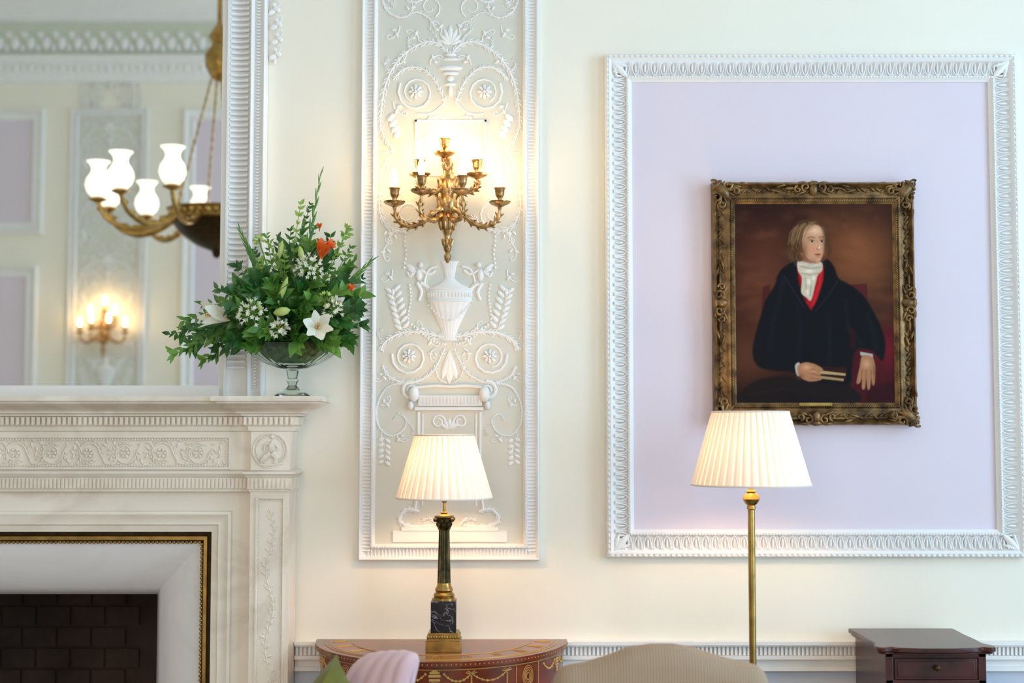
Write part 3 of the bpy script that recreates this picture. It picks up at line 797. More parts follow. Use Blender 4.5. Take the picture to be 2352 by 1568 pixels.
for sx in (-1,1):
    for sy in (-1,1): mb.sph((lx+sx*.026,ly+sy*.026,zc1-.011),.007,8,6)
mb.obj('lamp_capital','olivebrass',tl,label='dark bronze corinthian capital')
mb=MB(); mb.lathe([(.018,zc1),(.010,zc1+.006),(.012,zc1+.010),(.005,zc1+.014),(.0045,Z(1155)),(.010,Z(1150)),(.012,Z(1120)),(.012,Z(1100))],(lx,ly,0),16)
mb.obj('lamp_stem','brass',tl)
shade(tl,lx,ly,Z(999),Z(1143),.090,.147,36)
mb=MB(); mb.lathe([(.012,Z(1100)),(.02,Z(1090)),(.028,Z(1072)),(.026,Z(1055)),(.012,Z(1042)),(.002,Z(1039))],(lx,ly,0),14)
mb.obj('light_bulb','lampbulb',tl)
# ------------------------------------------------------------ floor lamp
fy=-.45; fx=W(1727,1300,fy).x
flm=thing('floor_lamp',(fx,fy,0),'brass floor lamp with pleated cream shade beside the ribbed chair','lamp')
Z2=lambda v:W(1725,v,fy).z
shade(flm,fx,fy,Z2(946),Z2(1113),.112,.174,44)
mb=MB()
mb.lathe([(.0105,.03),(.0105,Z2(1170)),(.014,Z2(1168)),(.012,Z2(1160)),(.020,Z2(1155)),(.0255,Z2(1146)),(.022,Z2(1136)),(.013,Z2(1131)),(.016,Z2(1128)),(.008,Z2(1124)),(.006,Z2(1100)),(.012,Z2(1096)),(.012,Z2(1075))],(fx,fy,0),20)
mb.obj('lamp_pole','brass',flm)
mb=MB(); mb.lathe([(.15,0),(.15,.012),(.13,.02),(.06,.03),(.03,.045),(.018,.07),(.012,.075)],(fx,fy,0),32); mb.obj('lamp_base','brass',flm)
mb=MB(); mb.lathe([(.012,Z2(1075)),(.02,Z2(1066)),(.03,Z2(1045)),(.028,Z2(1028)),(.012,Z2(1014)),(.002,Z2(1011))],(fx,fy,0),14); mb.obj('light_bulb','lampbulb',flm)
# ------------------------------------------------------------ small chest
ch=thing('bedside_chest',(1.27,-.24,0),'dark mahogany small chest with serpentine top and round knobs','chest')
cx0,cx1=W(2033,1520,-.42).x,W(2263,1520,-.42).x; cy0,cy1=-.42,-.055; CT=.952
half_=[]
cxm=(cx0+cx1)/2; hw=(cx1-cx0)/2+.020
for (sx,dy) in ((1.0,0),(1.0,.06),(.98,.12),(.98,.24),(.96,.31),(1.03,.35),(1.06,.375),(1.02,.398),(.92,.405),(.80,.395),(.68,.41),(.3,.425)):
    half_.append((cxm+hw*sx,cy1+.01-dy))
pl=[Vector((a,b,0)) for a,b in half_]
sm=cat(pl,3); outl=[(p.x,p.y) for p in sm]+[(2*cxm-p.x,p.y) for p in sm[::-1]]
mb=MB(); mb.prism(outl,lambda p:(p[0],p[1],CT-.014),lambda p:(p[0],p[1],CT)); 
def insetp(p,k): return (cxm+(p[0]-cxm)*k, -.24+(p[1]+.24)*k)
mb.prism(outl,lambda p:(*insetp(p,.96),CT-.022),lambda p:(*insetp(p,.96),CT-.014))
mb.obj('chest_top','dmahog',ch,bevel=.003)
mb=MB(); mb.box(cx0,cx1,cy0,cy1,.10,CT-.022)
mb.box(cx0-.001,cx0+.022,cy0-.006,cy0,.10,CT-.022).box(cx1-.022,cx1+.001,cy0-.006,cy0,.10,CT-.022)
for z in (CT-.032,CT-.108,CT-.300,CT-.5,CT-.7): mb.box(cx0,cx1,cy0-.006,cy0,z,z+.010)
mb.box(cx0-.012,cx1+.012,cy0-.014,cy1,.06,.11)
for sx in (0,1):
    for sy in (0,1):
        x=cx0 if sx==0 else cx1-.04; y=cy0-.005 if sy==0 else cy1-.04; mb.box(x,x+.04,y,y+.04,0,.06)
mb.obj('chest_body','dmahog',ch,bevel=.0015)
for za_,zc_ in ((CT-.096,CT-.036),(CT-.288,CT-.112),(CT-.488,CT-.304),(CT-.688,CT-.504)):
    mb=MB(); mb.box(cx0+.026,cx1-.026,cy0-.007,cy0+.0,za_,zc_); mb.box(cx0+.034,cx1-.034,cy0-.010,cy0-.006,za_+.007,zc_-.007)
    dr=mb.obj('drawer','dmahog',ch,bevel=.0015)
    zk=(za_+zc_)/2+.004; mb=MB()
    mb.tube([(cxm,cy0-.010,zk),(cxm,cy0-.016,zk),(cxm,cy0-.019,zk),(cxm,cy0-.025,zk),(cxm,cy0-.028,zk)],[.004,.004,.008,.008,.004],14)
    kn=mb.obj('knob','darkbrass',ch); kn.parent=dr
# ------------------------------------------------------------ ribbed chair
def padded(xs,ztop,zbot,yb,th,lean=0,chan=0,nx=48,cd=.12):
    mb=MB(); vs=[];fs=[]
    K=14
    for i in range(nx+1):
        t=i/nx; x=xs[0]+(xs[1]-xs[0])*t
        e=min(t,1-t)*(xs[1]-xs[0]); ed=min(1,e/(th*.5)); rnd=math.sqrt(max(0,1-(1-ed)**2))
        zt=ztop(t); hh=th/2*(.25+.75*rnd); zt2=zt-(1-rnd)*th*.35
        if chan: hh*=1+cd*(abs(math.sin(t*chan*math.pi))-.5)
        for k in range(K+1):
            if k<=3: y=-hh; z=zbot+(zt2-hh-zbot)*k/4
            elif k>=K-3: y=hh; z=zbot+(zt2-hh-zbot)*(K-k)/4
            else:
                b=math.pi*(k-4)/(K-8); y=-hh*math.cos(b); z=zt2-hh+hh*math.sin(b)
            vs.append((x,yb+y+lean*(z-zbot),z))
    n=K+1
    for i in range(nx):
        for k in range(K): fs.append((i*n+k,(i+1)*n+k,(i+1)*n+k+1,i*n+k+1))
    fs.append(tuple(range(n))); fs.append(tuple(range(nx*n,(nx+1)*n))[::-1])
    mb.add(vs,fs)
    return mb
cy=-1.02
ca=thing('armchair',(W(1515,1500,cy).x,cy-.25,0),'taupe ribbed armchair with camel-hump back','armchair')
xa_,xb_=W(1264,1550,cy).x,W(1768,1550,cy).x
tops=[(0,1545),(.04,1528),(.16,1519),(.26,1503),(.36,1484),(.46,1477),(.56,1477),(.66,1487),(.78,1507),(.88,1519),(.97,1527),(1,1545)]
def ztopc(t):
    for (a,b),(c,d) in zip(tops,tops[1:]):
        if t<=c:
            k=(t-a)/(c-a)
            return W(1515,b+(d-b)*k,cy).z
    return W(1515,1545,cy).z
mb=padded((xa_,xb_),ztopc,.40,cy,.11,.0)
mb.obj('chair_back','beige',ca,smooth=60)
mb=MB(); mb.box(xa_+.03,xb_-.03,cy-.56,cy-.05,.28,.44); mb.obj('chair_seat','beige',ca,bevel=.03)
for x in (xa_-.02,xb_-.06):
    mb=MB(); mb.box(x,x+.08,cy-.50,cy-.03,.28,.60); mb.tube([(x+.04,cy-.52,.61),(x+.04,cy-.03,.62)],.05,14); mb.obj('arm','beige',ca,bevel=.015)
for x in (xa_+.04,xb_-.04):
    for y in (cy-.52,cy-.03):
        mb=MB(); mb.tube([(x,y,0),(x,y,.28)],[.014,.024],12); mb.obj('leg','wood',ca)
# ------------------------------------------------------------ pink chair & cushion
PY=-.95
bx,by=W(903,1530,PY).x,PY
pc=thing('armchair',(bx-.2,PY,0),'pink velvet channel-tufted armchair in front of the side table','armchair')
def rotz(mb,cx,cy_,deg):
    Mx=Matrix.Translation((cx,cy_,0))@Matrix.Rotation(math.radians(deg),4,'Z')@Matrix.Translation((-cx,-cy_,0))
    return mb.xform(Mx)
zt_=W(893,1489,PY).z
PW=.085
mb=padded((bx-PW,bx+PW),lambda t:zt_-.022*(1-t)**2-.006*t**6+.002*abs(math.sin(t*5*math.pi)),.40,by,.075,.0,chan=5,nx=100,cd=.24)
nv=[]
for x,y,z in mb.v:
    k=(zt_-z)/(zt_-.40)
    nv.append((bx+(x-bx)*(1+1.5*k)-.42*(zt_-z)*(1-.5*k),y-.22*(zt_-z),z))
mb.v=nv
rotz(mb,bx,by,-32)
mb.obj('chair_back','pink',pc,smooth=75)
mb=MB(); mb.box(bx-.36,bx+.10,by-.66,by-.20,.26,.42); rotz(mb,bx,by,-32); mb.obj('chair_seat','pink',pc,bevel=.03)
for sx in (-.32,.06):
    for yy in (-.60,-.24):
        mb=MB(); mb.tube([(bx+sx,by+yy,0),(bx+sx,by+yy,.27)],[.012,.022],10); rotz(mb,bx,by,-32); mb.obj('leg','wood',pc)
def cushion(size,th,n=16):
    mb=MB(); vs=[];fs=[]
    for sgn in (1,-1):
        for i in range(n+1):
            for j in range(n+1):
                a=2*i/n-1;b=2*j/n-1
                x=a*size/2*(1-.08*(1-abs(b)**2)*abs(a)); z=b*size/2*(1-.08*(1-abs(a)**2)*abs(b))
                y=sgn*th/2*((1-a**4)*(1-b**4))**.6
                vs.append((x,y,z))
    N=(n+1)**2
    for s_ in range(2):
        for i in range(n):
            for j in range(n):
                o=s_*N+i*(n+1)+j; f=(o,o+1,o+n+2,o+n+1); fs.append(f if s_ else f[::-1])
    mb.add(vs,fs)
    return mb
mb=cushion(.40,.13)
tipv=W(774,1500,-1.14)
Mx=Matrix.Rotation(math.radians(68),4,'Z')@Matrix.Rotation(math.radians(14),4,'X')@Matrix.Rotation(math.radians(38),4,'Y')
mb.xform(Mx)
tip=max(mb.v,key=lambda p:p[2]); dx=(tipv.x-tip[0],tipv.y-tip[1],tipv.z-tip[2])
mb.v=[(a+dx[0],b+dx[1],c+dx[2]) for a,b,c in mb.v]
mb.obj('cushion','olive',label='olive green velvet cushion standing on its corner on the pink chair',cat='cushion',smooth=80)
# ------------------------------------------------------------ portrait
py=-.045
px0,px1=W(1690,700,py).x,W(2050,700,py).x; pz0,pz1=W(1870,925,py).z,W(1870,468,py).z
ox0,ox1=px0-.073,px1+.075; oz0,oz1=pz0-.072,pz1+.072
pt=thing('framed_portrait',((ox0+ox1)/2,-.02,oz0),'oil portrait of a seated person in ornate gilt frame','painting')
U,V=np.meshgrid(np.linspace(1688,2050,330),np.linspace(925,468,414),indexing='ij')
rs=np.random.RandomState(3)
col=np.zeros(U.shape+(3,))
def C(rgb): return np.array([lin(c) for c in rgb])
def g(cu,cv,ru,rv): return np.exp(-(((U-cu)/ru)**2+((V-cv)/rv)**2))
col[:]=C((50,22,14))
def paint(m,rgb,al=1.0):
    global col
    m=np.clip(m*al,0,1)[...,None]; col=col*(1-m)+C(rgb)*m
def pm(pts,soft=3):
    pts=np.array(pts,float); ins=np.zeros(U.shape,bool); d2=np.full(U.shape,1e9)
    n=len(pts)
    for i in range(n):
        x1,y1=pts[i];x2,y2=pts[(i+1)%n]
        cnd=((y1>V)!=(y2>V))
        with np.errstate(divide='ignore',invalid='ignore'):
            xi_=(x2-x1)*(V-y1)/((y2-y1) if y2!=y1 else 1e-9)+x1
        ins^=(cnd&(U<xi_))
        dx_,dy_=x2-x1,y2-y1; L=dx_*dx_+dy_*dy_+1e-9
        t=np.clip(((U-x1)*dx_+(V-y1)*dy_)/L,0,1)
        d2=np.minimum(d2,(U-x1-t*dx_)**2+(V-y1-t*dy_)**2)
    sd=np.sqrt(d2)*np.where(ins,1,-1)
    return np.clip(.5+sd/soft,0,1)
def smooth_poly(pts,k=5):
    P=[Vector((a,b,0)) for a,b in pts]; n=len(P); out=[]
    for i in range(n):
        p0,p1,p2,p3=P[i-1],P[i],P[(i+1)%n],P[(i+2)%n]
        for j in range(k):
            t=j/k; r=.5*((2*p1)+(p2-p0)*t+(2*p0-5*p1+4*p2-p3)*t*t+(3*p1-p0-3*p2+p3)*t**3); out.append((r.x,r.y))
    return out
def pe(cu,cv,ru,rv,ang=0,soft=.2):
    a=math.radians(ang); X=(U-cu)*math.cos(a)+(V-cv)*math.sin(a); Y=-(U-cu)*math.sin(a)+(V-cv)*math.cos(a)
    r=np.sqrt((X/ru)**2+(Y/rv)**2); return np.clip((1-r)/soft+.5,0,1)
def line(pts,w,soft=1.5):
    m=np.zeros(U.shape)
    for (x1,y1),(x2,y2) in zip(pts,pts[1:]):
        dx_,dy_=x2-x1,y2-y1; L=dx_*dx_+dy_*dy_+1e-9
        t=np.clip(((U-x1)*dx_+(V-y1)*dy_)/L,0,1); d=np.sqrt((U-x1-t*dx_)**2+(V-y1-t*dy_)**2)
        m=np.maximum(m,np.clip(.5+(w/2-d)/soft,0,1))
    return m
paint(g(1970,590,80,90),(146,86,50),.8); paint(g(1760,640,70,110),(104,56,38),.75); paint(g(1720,820,60,60),(96,56,38),.7)
paint(g(1730,480,90,40),(38,14,10),.7); paint(g(2010,480,60,40),(62,30,18),.6); paint(g(2035,720,30,50),(86,42,28),.6); paint(g(1850,930,250,60),(22,10,10),.95)
for _ in range(160):
    cu,cv=rs.uniform(1690,2050),rs.uniform(470,760); c_=(150,92,56) if rs.rand()<.5 else (36,16,10)
    paint(g(cu,cv,rs.uniform(8,24),rs.uniform(5,14)),c_,.10)
paint(pm([(1752,660),(1770,655),(1768,730),(1750,730)],4),(66,18,22),.8)
paint(pm([(1950,655),(1990,652),(1994,740),(1950,740)],4),(80,20,28),.85)
paint(pm([(1950,770),(2052,752),(2052,925),(1950,925)],6),(72,12,22)); paint(g(2030,800,30,40),(126,20,32),.6); paint(pm([(1985,890),(2052,870),(2052,925),(1980,925)],10),(44,8,16),.8)
paint(pm(smooth_poly([(1700,925),(1705,895),(1740,870),(1800,862),(1880,870),(1950,885),(1955,925)]),8),(26,16,17))
paint(line([(1720,905),(1800,890),(1870,900)],5,10),(46,32,30),.3)
coat=[(1832,600),(1802,614),(1786,634),(1780,655),(1758,692),(1744,735),(1730,785),(1728,818),(1742,842),(1776,850),(1822,854),(1860,872),(1905,880),(1948,878),(1953,845),(1960,808),(1975,800),(2000,806),(2022,828),(2030,795),(2024,760),(2004,715),(1980,678),(1950,654),(1926,640),(1916,614),(1900,597),(1880,605)]
paint(pm(smooth_poly(coat,4),5),(11,11,18))
for l in ([(1800,640),(1790,690),(1775,740),(1768,800)],[(1830,700),(1838,760),(1830,820)],[(1940,690),(1945,750),(1975,790)],[(1990,720),(2005,770),(2008,800)],[(1900,720),(1905,800),(1900,850)]):
    paint(line(l,3,16),(32,32,46),.45)
paint(pm([(1944,740),(1960,760),(1962,800),(1950,800)],5),(54,12,18),.5)
paint(line([(1802,636),(1822,668),(1846,706)],1.5,5),(48,48,64),.5); paint(line([(1922,648),(1900,682),(1872,714)],1.5,5),(48,48,64),.5)
paint(pm([(1831,612),(1892,614),(1890,645),(1876,688),(1862,712),(1850,694),(1837,655)],4),(172,18,30)); paint(line([(1886,620),(1882,655),(1866,700)],4,7),(222,44,52),.6); paint(line([(1834,640),(1850,690)],4,7),(96,6,16),.8)
paint(pm([(1838,580),(1885,592),(1884,612),(1838,606)],4),(156,104,76))
paint(pm(smooth_poly([(1834,600),(1858,606),(1886,604),(1888,622),(1878,634),(1872,655),(1862,690),(1852,684),(1840,672),(1842,640),(1833,622)]),3),(206,194,170))
for l in ([(1840,613),(1862,619),(1884,615)],[(1842,629),(1862,633),(1880,629)],[(1850,640),(1852,676)],[(1864,640),(1860,680)]): paint(line(l,2,4),(120,102,84),.65)
for (a_,b_,c_,d_) in ((1850,608,12,4),(1872,609,10,4),(1858,624,12,4),(1858,648,6,8),(1868,640,4,6),(1854,672,4,7)): paint(g(a_,b_,c_,d_),(252,244,226),.75)
for cu,cv,ru,rv in ((1830,560,14,34),(1822,582,14,16),(1845,525,16,16),(1868,514,22,9),(1898,545,7,26),(1903,575,7,14),(1836,595,10,8)):
    paint(pe(cu,cv,ru,rv,0,.5),(84,54,30),.95)
paint(pm(smooth_poly([(1850,530),(1864,519),(1882,521),(1892,536),(1895,556),(1892,580),(1886,597),(1877,607),(1865,603),(1852,590),(1845,572),(1844,550)]),4),(212,158,120))
paint(g(1848,578,9,26),(128,78,52),.75); paint(g(1866,604,14,7),(140,88,62),.7); paint(g(1874,532,13,8),(244,204,166),.75); paint(g(1868,577,8,7),(222,136,108),.55); paint(g(1893,575,4,14),(170,108,80),.6); paint(g(1880,566,5,10),(240,194,156),.5)
paint(g(1864,553,8,5),(150,98,70),.6); paint(g(1888,552,5,5),(150,98,70),.6)
paint(line([(1856,549),(1864,545.5),(1872,548)],1.8,2.4),(70,44,28),.85); paint(line([(1882,547.5),(1888,545),(1892,547)],1.6,2.2),(70,44,28),.85)
for cu,s_ in ((1865,1),(1887,.75)):
    paint(pe(cu,556.5,4.8*s_,2.4,0,.8),(222,196,174),.8); paint(pe(cu+1.2,556.5,2.5,2.5,0,.7),(26,16,14)); paint(line([(cu-5*s_,556),(cu,553.6),(cu+5*s_,556)],1.2,1.6),(56,32,22),.9)
paint(line([(1878,556),(1880,565),(1877,573)],1.6,3.5),(150,92,66),.7); paint(line([(1877,574),(1881,576),(1885,573.5)],1.5,2.4),(106,56,42),.8); paint(g(1883,571,2.2,3),(252,216,184),.6)
paint(pe(1879,586.5,6.8,2.5,0,.9),(176,76,62),.95); paint(line([(1872.5,586),(1879,587),(1885,585.3)],1,1.4),(90,30,28),.9); paint(g(1879,592,6,1.8),(156,98,74),.6); paint(g(1878,599,5,3.5),(226,172,136),.55)
for _ in range(46):
    t0=rs.rand(); x0_=1880-50*t0+rs.uniform(-4,4); y0_=512+12*t0**2+rs.uniform(-3,4)
    pts_=[(x0_,y0_),(x0_-8-4*rs.rand(),y0_+14),(x0_-12-6*rs.rand(),y0_+32+12*rs.rand())]
    if x0_>1868: pts_=[(x0_,y0_),(x0_-10,y0_+6),(x0_-20,y0_+16)]
    cc=[(166,126,82),(122,84,50),(74,48,28),(190,156,112)][rs.randint(4)]; paint(line(pts_,1.4,3.0),cc,.32)
for _ in range(16):
    x0_=1888+rs.uniform(-3,8); y0_=520+rs.uniform(0,40); cc=[(130,94,58),(74,48,28)][rs.randint(2)]; paint(line([(x0_,y0_),(x0_+5,y0_+14),(x0_+4,y0_+28)],1.4,3),cc,.35)
for _ in range(20):
    x0_=1824+rs.uniform(-8,10); y0_=555+rs.uniform(0,30); cc=[(122,86,52),(62,40,24),(146,108,68)][rs.randint(3)]; paint(line([(x0_,y0_),(x0_-4,y0_+12),(x0_+2,y0_+20)],1.6,3),cc,.4)
paint(pm([(1866,842),(1940,842),(1940,858),(1935,876),(1868,866)],3),(50,18,16)); paint(pm([(1878,849),(1938,856),(1938,861),(1876,856)],2),(190,160,112)); paint(pm([(1872,860),(1934,868),(1933,873),(1870,866)],2),(168,138,94)); paint(line([(1876,858),(1936,866)],1.3,1.6),(50,28,20))
paint(pm(smooth_poly([(1824,838),(1834,832),(1836,858),(1828,860)]),2.5),(186,178,166))
paint(pm(smooth_poly([(1832,837),(1848,831),(1866,834),(1882,842),(1887,849),(1876,850),(1882,857),(1880,863),(1884,869),(1870,873),(1852,873),(1836,864),(1829,850)]),3),(180,124,88))
for l in ([(1862,846),(1882,852)],[(1860,856),(1880,861)],[(1858,866),(1878,869)]): paint(line(l,1.2,2.2),(92,52,36),.75)
paint(g(1850,842,9,6),(230,176,134),.7); paint(g(1868,851,8,2.5),(216,160,120),.6); paint(g(1836,862,8,6),(110,66,46),.6)
paint(pm([(1972,807),(2000,812),(2001,820),(1973,815)],2.5),(186,178,166))
paint(pm(smooth_poly([(1977,816),(1998,818),(2005,836),(2005,860),(2003,880),(1999,881),(1996,868),(1993,888),(1988,892),(1985,870),(1981,890),(1975,889),(1975,868),(1969,878),(1963,877),(1966,860),(1971,840)]),3),(178,122,86))
for l in ([(1996,848),(1996,870)],[(1985,848),(1984,874)],[(1976,846),(1974,870)]): paint(line(l,1.2,2.2),(88,48,34),.75)
paint(g(1986,834,8,9),(228,172,130),.7); paint(g(2003,850,3,14),(110,66,46),.6)
col*= (1+.05*rs.randn(*U.shape))[...,None]
col=np.clip(col*.88,0,1)
nx_,ny_=U.shape
xs=np.linspace(px0-.004,px1+.004,nx_); zs_=np.linspace(pz0-.004,pz1+.004,ny_)
vv=[(x,py,z) for x in xs for z in zs_]; ff=[(i*ny_+j,(i+1)*ny_+j,(i+1)*ny_+j+1,i*ny_+j+1) for i in range(nx_-1) for j in range(ny_-1)]
m,nt,b=newmat('oil_paint'); at=nt.nodes.new('ShaderNodeAttribute'); at.attribute_name='Col'; nt.links.new(at.outputs['Color'],b.inputs['Base Color']); b.inputs['Roughness'].default_value=.5; b.inputs['Specular IOR Level'].default_value=.12
M['paint']=m
mb=MB(); mb.v=vv; mb.f=ff; mb.m=[0]*len(ff)
cv=mb.obj('portrait_canvas','paint',pt,recalc=False,label='canvas: seated person, black coat, red waistcoat, holding a book')
ca_=cv.data.color_attributes.new('Col','FLOAT_COLOR','POINT')
rgba=np.ones((nx_*ny_,4),np.float32); rgba[:,:3]=col.reshape(-1,3); ca_.data.foreach_set('color',rgba.ravel())
mb=MB(); rp=rect_path(ox0,ox1,oz0,oz1)
mb.sweep([(0,.003),(0,.040),(.003,.052),(.009,.056),(.013,.048),(.022,.040),(.034,.042),(.046,.054),(.053,.056),(.058,.050),(.064,.052),(.069,.047),(.075,.0435),(.075,.003)],rp,elev,True)
def rope(q,t,n): mb.ell((q.x,-.052,q.y),Vector((t.x+n.x*.6,0,t.y+n.y*.6))*.0045,Vector((n.x,0,n.y))*.003,(0,.003,0),6,4)
along(rp,.061,.0075,rope)
def lf(c,d,l,w,dep=.007,y=-.05):
    d=Vector(d).normalized(); mb.ell((c[0],y,c[1]),Vector((d.x,0,d.y))*l,Vector((-d.y,0,d.x))*w,(0,dep,0),7,5)
def scr(c,r,a0,tu,w,y=-.055):
    n=int(abs(tu)*14); mb.tube([(c[0]+r*(1-.75*i/n)*math.cos(a0+2*math.pi*tu*i/n),y-.003*i/n,c[1]+r*(1-.75*i/n)*math.sin(a0+2*math.pi*tu*i/n)) for i in range(n+1)],[w*(1-.4*i/n) for i in range(n+1)],6)
def vine(q,t,n):
    s=1 if int((q.x+q.y)*40)%2 else -1
    lf((q.x+n.x*.004*s,q.y+n.y*.004*s),(t.x+n.x*.8*s,t.y+n.y*.8*s),.011,.004,.006,-.044)
along(rp,.028,.016,vine,skip=.05)
for cx_,cz_,sx,sz in ((ox0,oz0,1,1),(ox1,oz0,-1,1),(ox1,oz1,-1,-1),(ox0,oz1,1,-1)):
    c=(cx_+sx*.030,cz_+sz*.030)
    lf(c,(sx,sz),.034,.018,.012,-.052); lf((cx_+sx*.012,cz_+sz*.012),(sx,-sz),.026,.010,.012)
    for (a,b,r,tu) in ((.012,.052,.017,1.2),(.052,.012,.017,-1.2),(.004,.008,.014,1.1),(.032,.075,.013,-1.1),(.075,.032,.013,1.1)):
        scr((cx_+sx*a,cz_+sz*b),r,math.atan2(-sz,-sx),tu*sx*sz,.0048)
    for k in range(5):
        an=math.atan2(sz,sx)+(-1+.5*k)*.9; lf((c[0]+.030*math.cos(an),c[1]+.030*math.sin(an)),(math.cos(an),math.sin(an)),.020,.006,.008)
    for d_ in ((1,0),(0,1)):
        for k in range(3): 
            w=.06+.022*k; off=.010+.006*math.sin(k*2); 
            p=(cx_+sx*(w if d_[0] else off),cz_+sz*(w if d_[1] else off)); lf(p,(sx*(d_[0]+.25),sz*(d_[1]+.25)),.016,.005,.008)
xm_,zm_=(ox0+ox1)/2,(oz0+oz1)/2
for c,t,n in (((xm_,oz1),(1,0),(0,-1)),((xm_,oz0),(1,0),(0,1)),((ox0,zm_),(0,1),(1,0)),((ox1,zm_),(0,1),(-1,0))):
    P_=lambda s,w:(c[0]+t[0]*s+n[0]*w,c[1]+t[1]*s+n[1]*w)
    lf(P_(0,.026),n,.022,.016,.013,-.052); lf(P_(0,.006),t,.020,.010,.012)
    for k in (-1,1):
        scr(P_(k*.026,.018),.015,math.atan2(n[1],n[0]),k*1.1,.0045); scr(P_(k*.052,.026),.012,math.atan2(-n[1],-n[0]),-k*1.1,.004)
        lf(P_(k*.042,.038),(t[0]*k+n[0]*.4,t[1]*k+n[1]*.4),.02,.006); lf(P_(k*.075,.022),(t[0]*k,t[1]*k),.022,.006); lf(P_(k*.035,.004),(t[0]*k,t[1]*k),.018,.006)
        lf(P_(k*.105,.014),(t[0]*k+n[0]*.3,t[1]*k+n[1]*.3),.018,.005); lf(P_(k*.125,.030),(t[0]*k-n[0]*.3,t[1]*k-n[1]*.3),.018,.005)
mb.obj('gilt_frame','frame',pt,label='carved gilt wood frame with corner cartouches')
mb=MB(); a=W(1836,933,-.06); b_=W(1912,925,-.06); mb.box(a.x,b_.x,-.0585,-.05,pz0-.010,pz0+.001); mb.obj('name_plaque','brass',pt,bevel=.001,label='small brass plaque')
# ------------------------------------------------------------ chandelier
CX,CY=-1.61,-3.1; UP=.02
chd=thing('chandelier',(CX,CY,2.5+UP),'brass twelve-arm chandelier with lit opal glass shades','chandelier')
mb=MB(); mb.lathe([(.004,2.50),(.02,2.51),(.03,2.54),(.11,2.57),(.20,2.63),(.245,2.70)],(CX,CY,UP),40); mb.obj('bowl','darkbrass',chd,label='dark bronze bowl')
mb=MB(); mb.lathe([(.245,2.70),(.262,2.71),(.252,2.73),(.266,2.755),(.275,2.765),(.24,2.77),(.05,2.77)],(CX,CY,UP),40)
for i in range(36):
    a=2*math.pi*i/36; mb.ell((CX+.258*math.cos(a),CY+.258*math.sin(a),2.735+UP),(.017*-math.sin(a),.017*math.cos(a),0),(.01*math.cos(a),.01*math.sin(a),0),(0,0,.02),6,4)
mb.obj('gallery_ring','brass',chd)
mb=MB()
for i in range(4):
    a=math.pi/4+.3+i*math.pi/2; p0=Vector((CX+.22*math.cos(a),CY+.22*math.sin(a),2.77+UP)); p1=Vector((CX+.03*math.cos(a),CY+.03*math.sin(a),3.56))
    mb.tube([p0,p1],.005,6)
    for k in range(16): mb.ell(p0.lerp(p1,(k+.5)/16),(.008,0,0),(0,.008,0),(0,0,.014),6,4)
mb.lathe([(.02,3.50),(.05,3.53),(.075,3.58),(.08,3.64),(.05,3.69),(.04,3.71),(.06,3.75),(.035,3.79),(.014,3.82),(.014,4.90),(.06,4.93),(.08,4.978)],(CX,CY,0),20)
mb.obj('suspension_rods','brass',chd)
RD=.63
for i in range(12):
    a=math.radians(180-(21+30*i)); d=Vector((math.cos(a),math.sin(a),0)); o=Vector((CX,CY,UP))
    mb=MB(); pts=cat([o+d*.25+Vector((0,0,2.72)),o+d*.35+Vector((0,0,2.66)),o+d*.47+Vector((0,0,2.64)),o+d*.58+Vector((0,0,2.69)),o+d*RD+Vector((0,0,2.775))],5)
    n=len(pts); mb.tube(pts,[.020-.008*j/(n-1) for j in range(n)],8)
    for j in range(2,n-2,3): mb.ell(pts[j]+Vector((0,0,.012)),d*.03,Vector((-d.y,d.x,0))*.014,(0,0,.014),6,4)
    c=o+d*RD
    mb.lathe([(.012,2.77),(.045,2.785),(.05,2.79),(.03,2.80),(.035,2.82),(.01,2.825)],(c.x,c.y,UP),14)
    mb.obj('arm','brass',chd)
    mb=MB(); mb.lathe([(.032,2.80),(.056,2.825),(.068,2.86),(.062,2.895),(.040,2.93),(.035,2.95),(.044,2.975),(.062,2.992)],(c.x,c.y,UP),20,closed=False)
    mb.obj('glass_shade','opal',chd,recalc=False)
# ------------------------------------------------------------ flowers
vy=-.185; vx_=W(672,850,vy).x
vz=lambda v:W(672,v,vy).z
gb=thing('glass_bowl',(vx_,vy,ZS),'cut glass pedestal bowl holding flowers on the mantel shelf','vase')
mb=MB(); b0=ZS+.0005; zr=vz(790); zlow=vz(845)
SYB=.70
def scal(a,z): return 1+(.03*abs(math.sin(a*14)) if z>zr-.012 else .016*math.sin(a*28) if z>zlow+.01 else 0)
zst=b0
prof=[(.055,zst),(.056,zst+.004),(.045,zst+.009),(.025,zst+.018),(.013,zst+.034),(.016,zst+.042),(.020,zst+.050),(.015,zst+.058),(.020,zlow-.006),(.052,zlow),(.085,zlow+.014),(.120,zlow+.035),(.150,zr-.014),(.166,zr),(.160,zr+.002),(.147,zr-.010),(.117,zlow+.038),(.083,zlow+.017),(.050,zlow+.005),(.002,zlow+.003)]
mb.lathe(prof,(vx_,vy,0),112,1,SYB,fn=scal)
mb.obj('bowl','glass',gb,smooth=25)
mb=MB()
for i in range(46):
    a=random.uniform(0,6.28); r=random.uniform(.03,.115); a2=a+random.uniform(1.5,3.5)
    p0=Vector((vx_+r*math.cos(a),vy+SYB*r*math.sin(a),zr+.004)); r2=random.uniform(.0,.055); p1=Vector((vx_+r2*math.cos(a2),vy+SYB*r2*math.sin(a2),zlow+.022))
    mb.tube([p0,(p0+p1)/2,p1],.0032,5)
mb.lathe([(.002,zlow+.010),(.046,zlow+.013),(.076,zlow+.025),(.106,zlow+.045),(.126,zr-.012),(.09,zr+.010),(.002,zr+.02)],(vx_,vy,0),60,1,SYB,fn=lambda a,z:.96+.025*math.sin(a*11+z*300)+.02*math.sin(a*23))
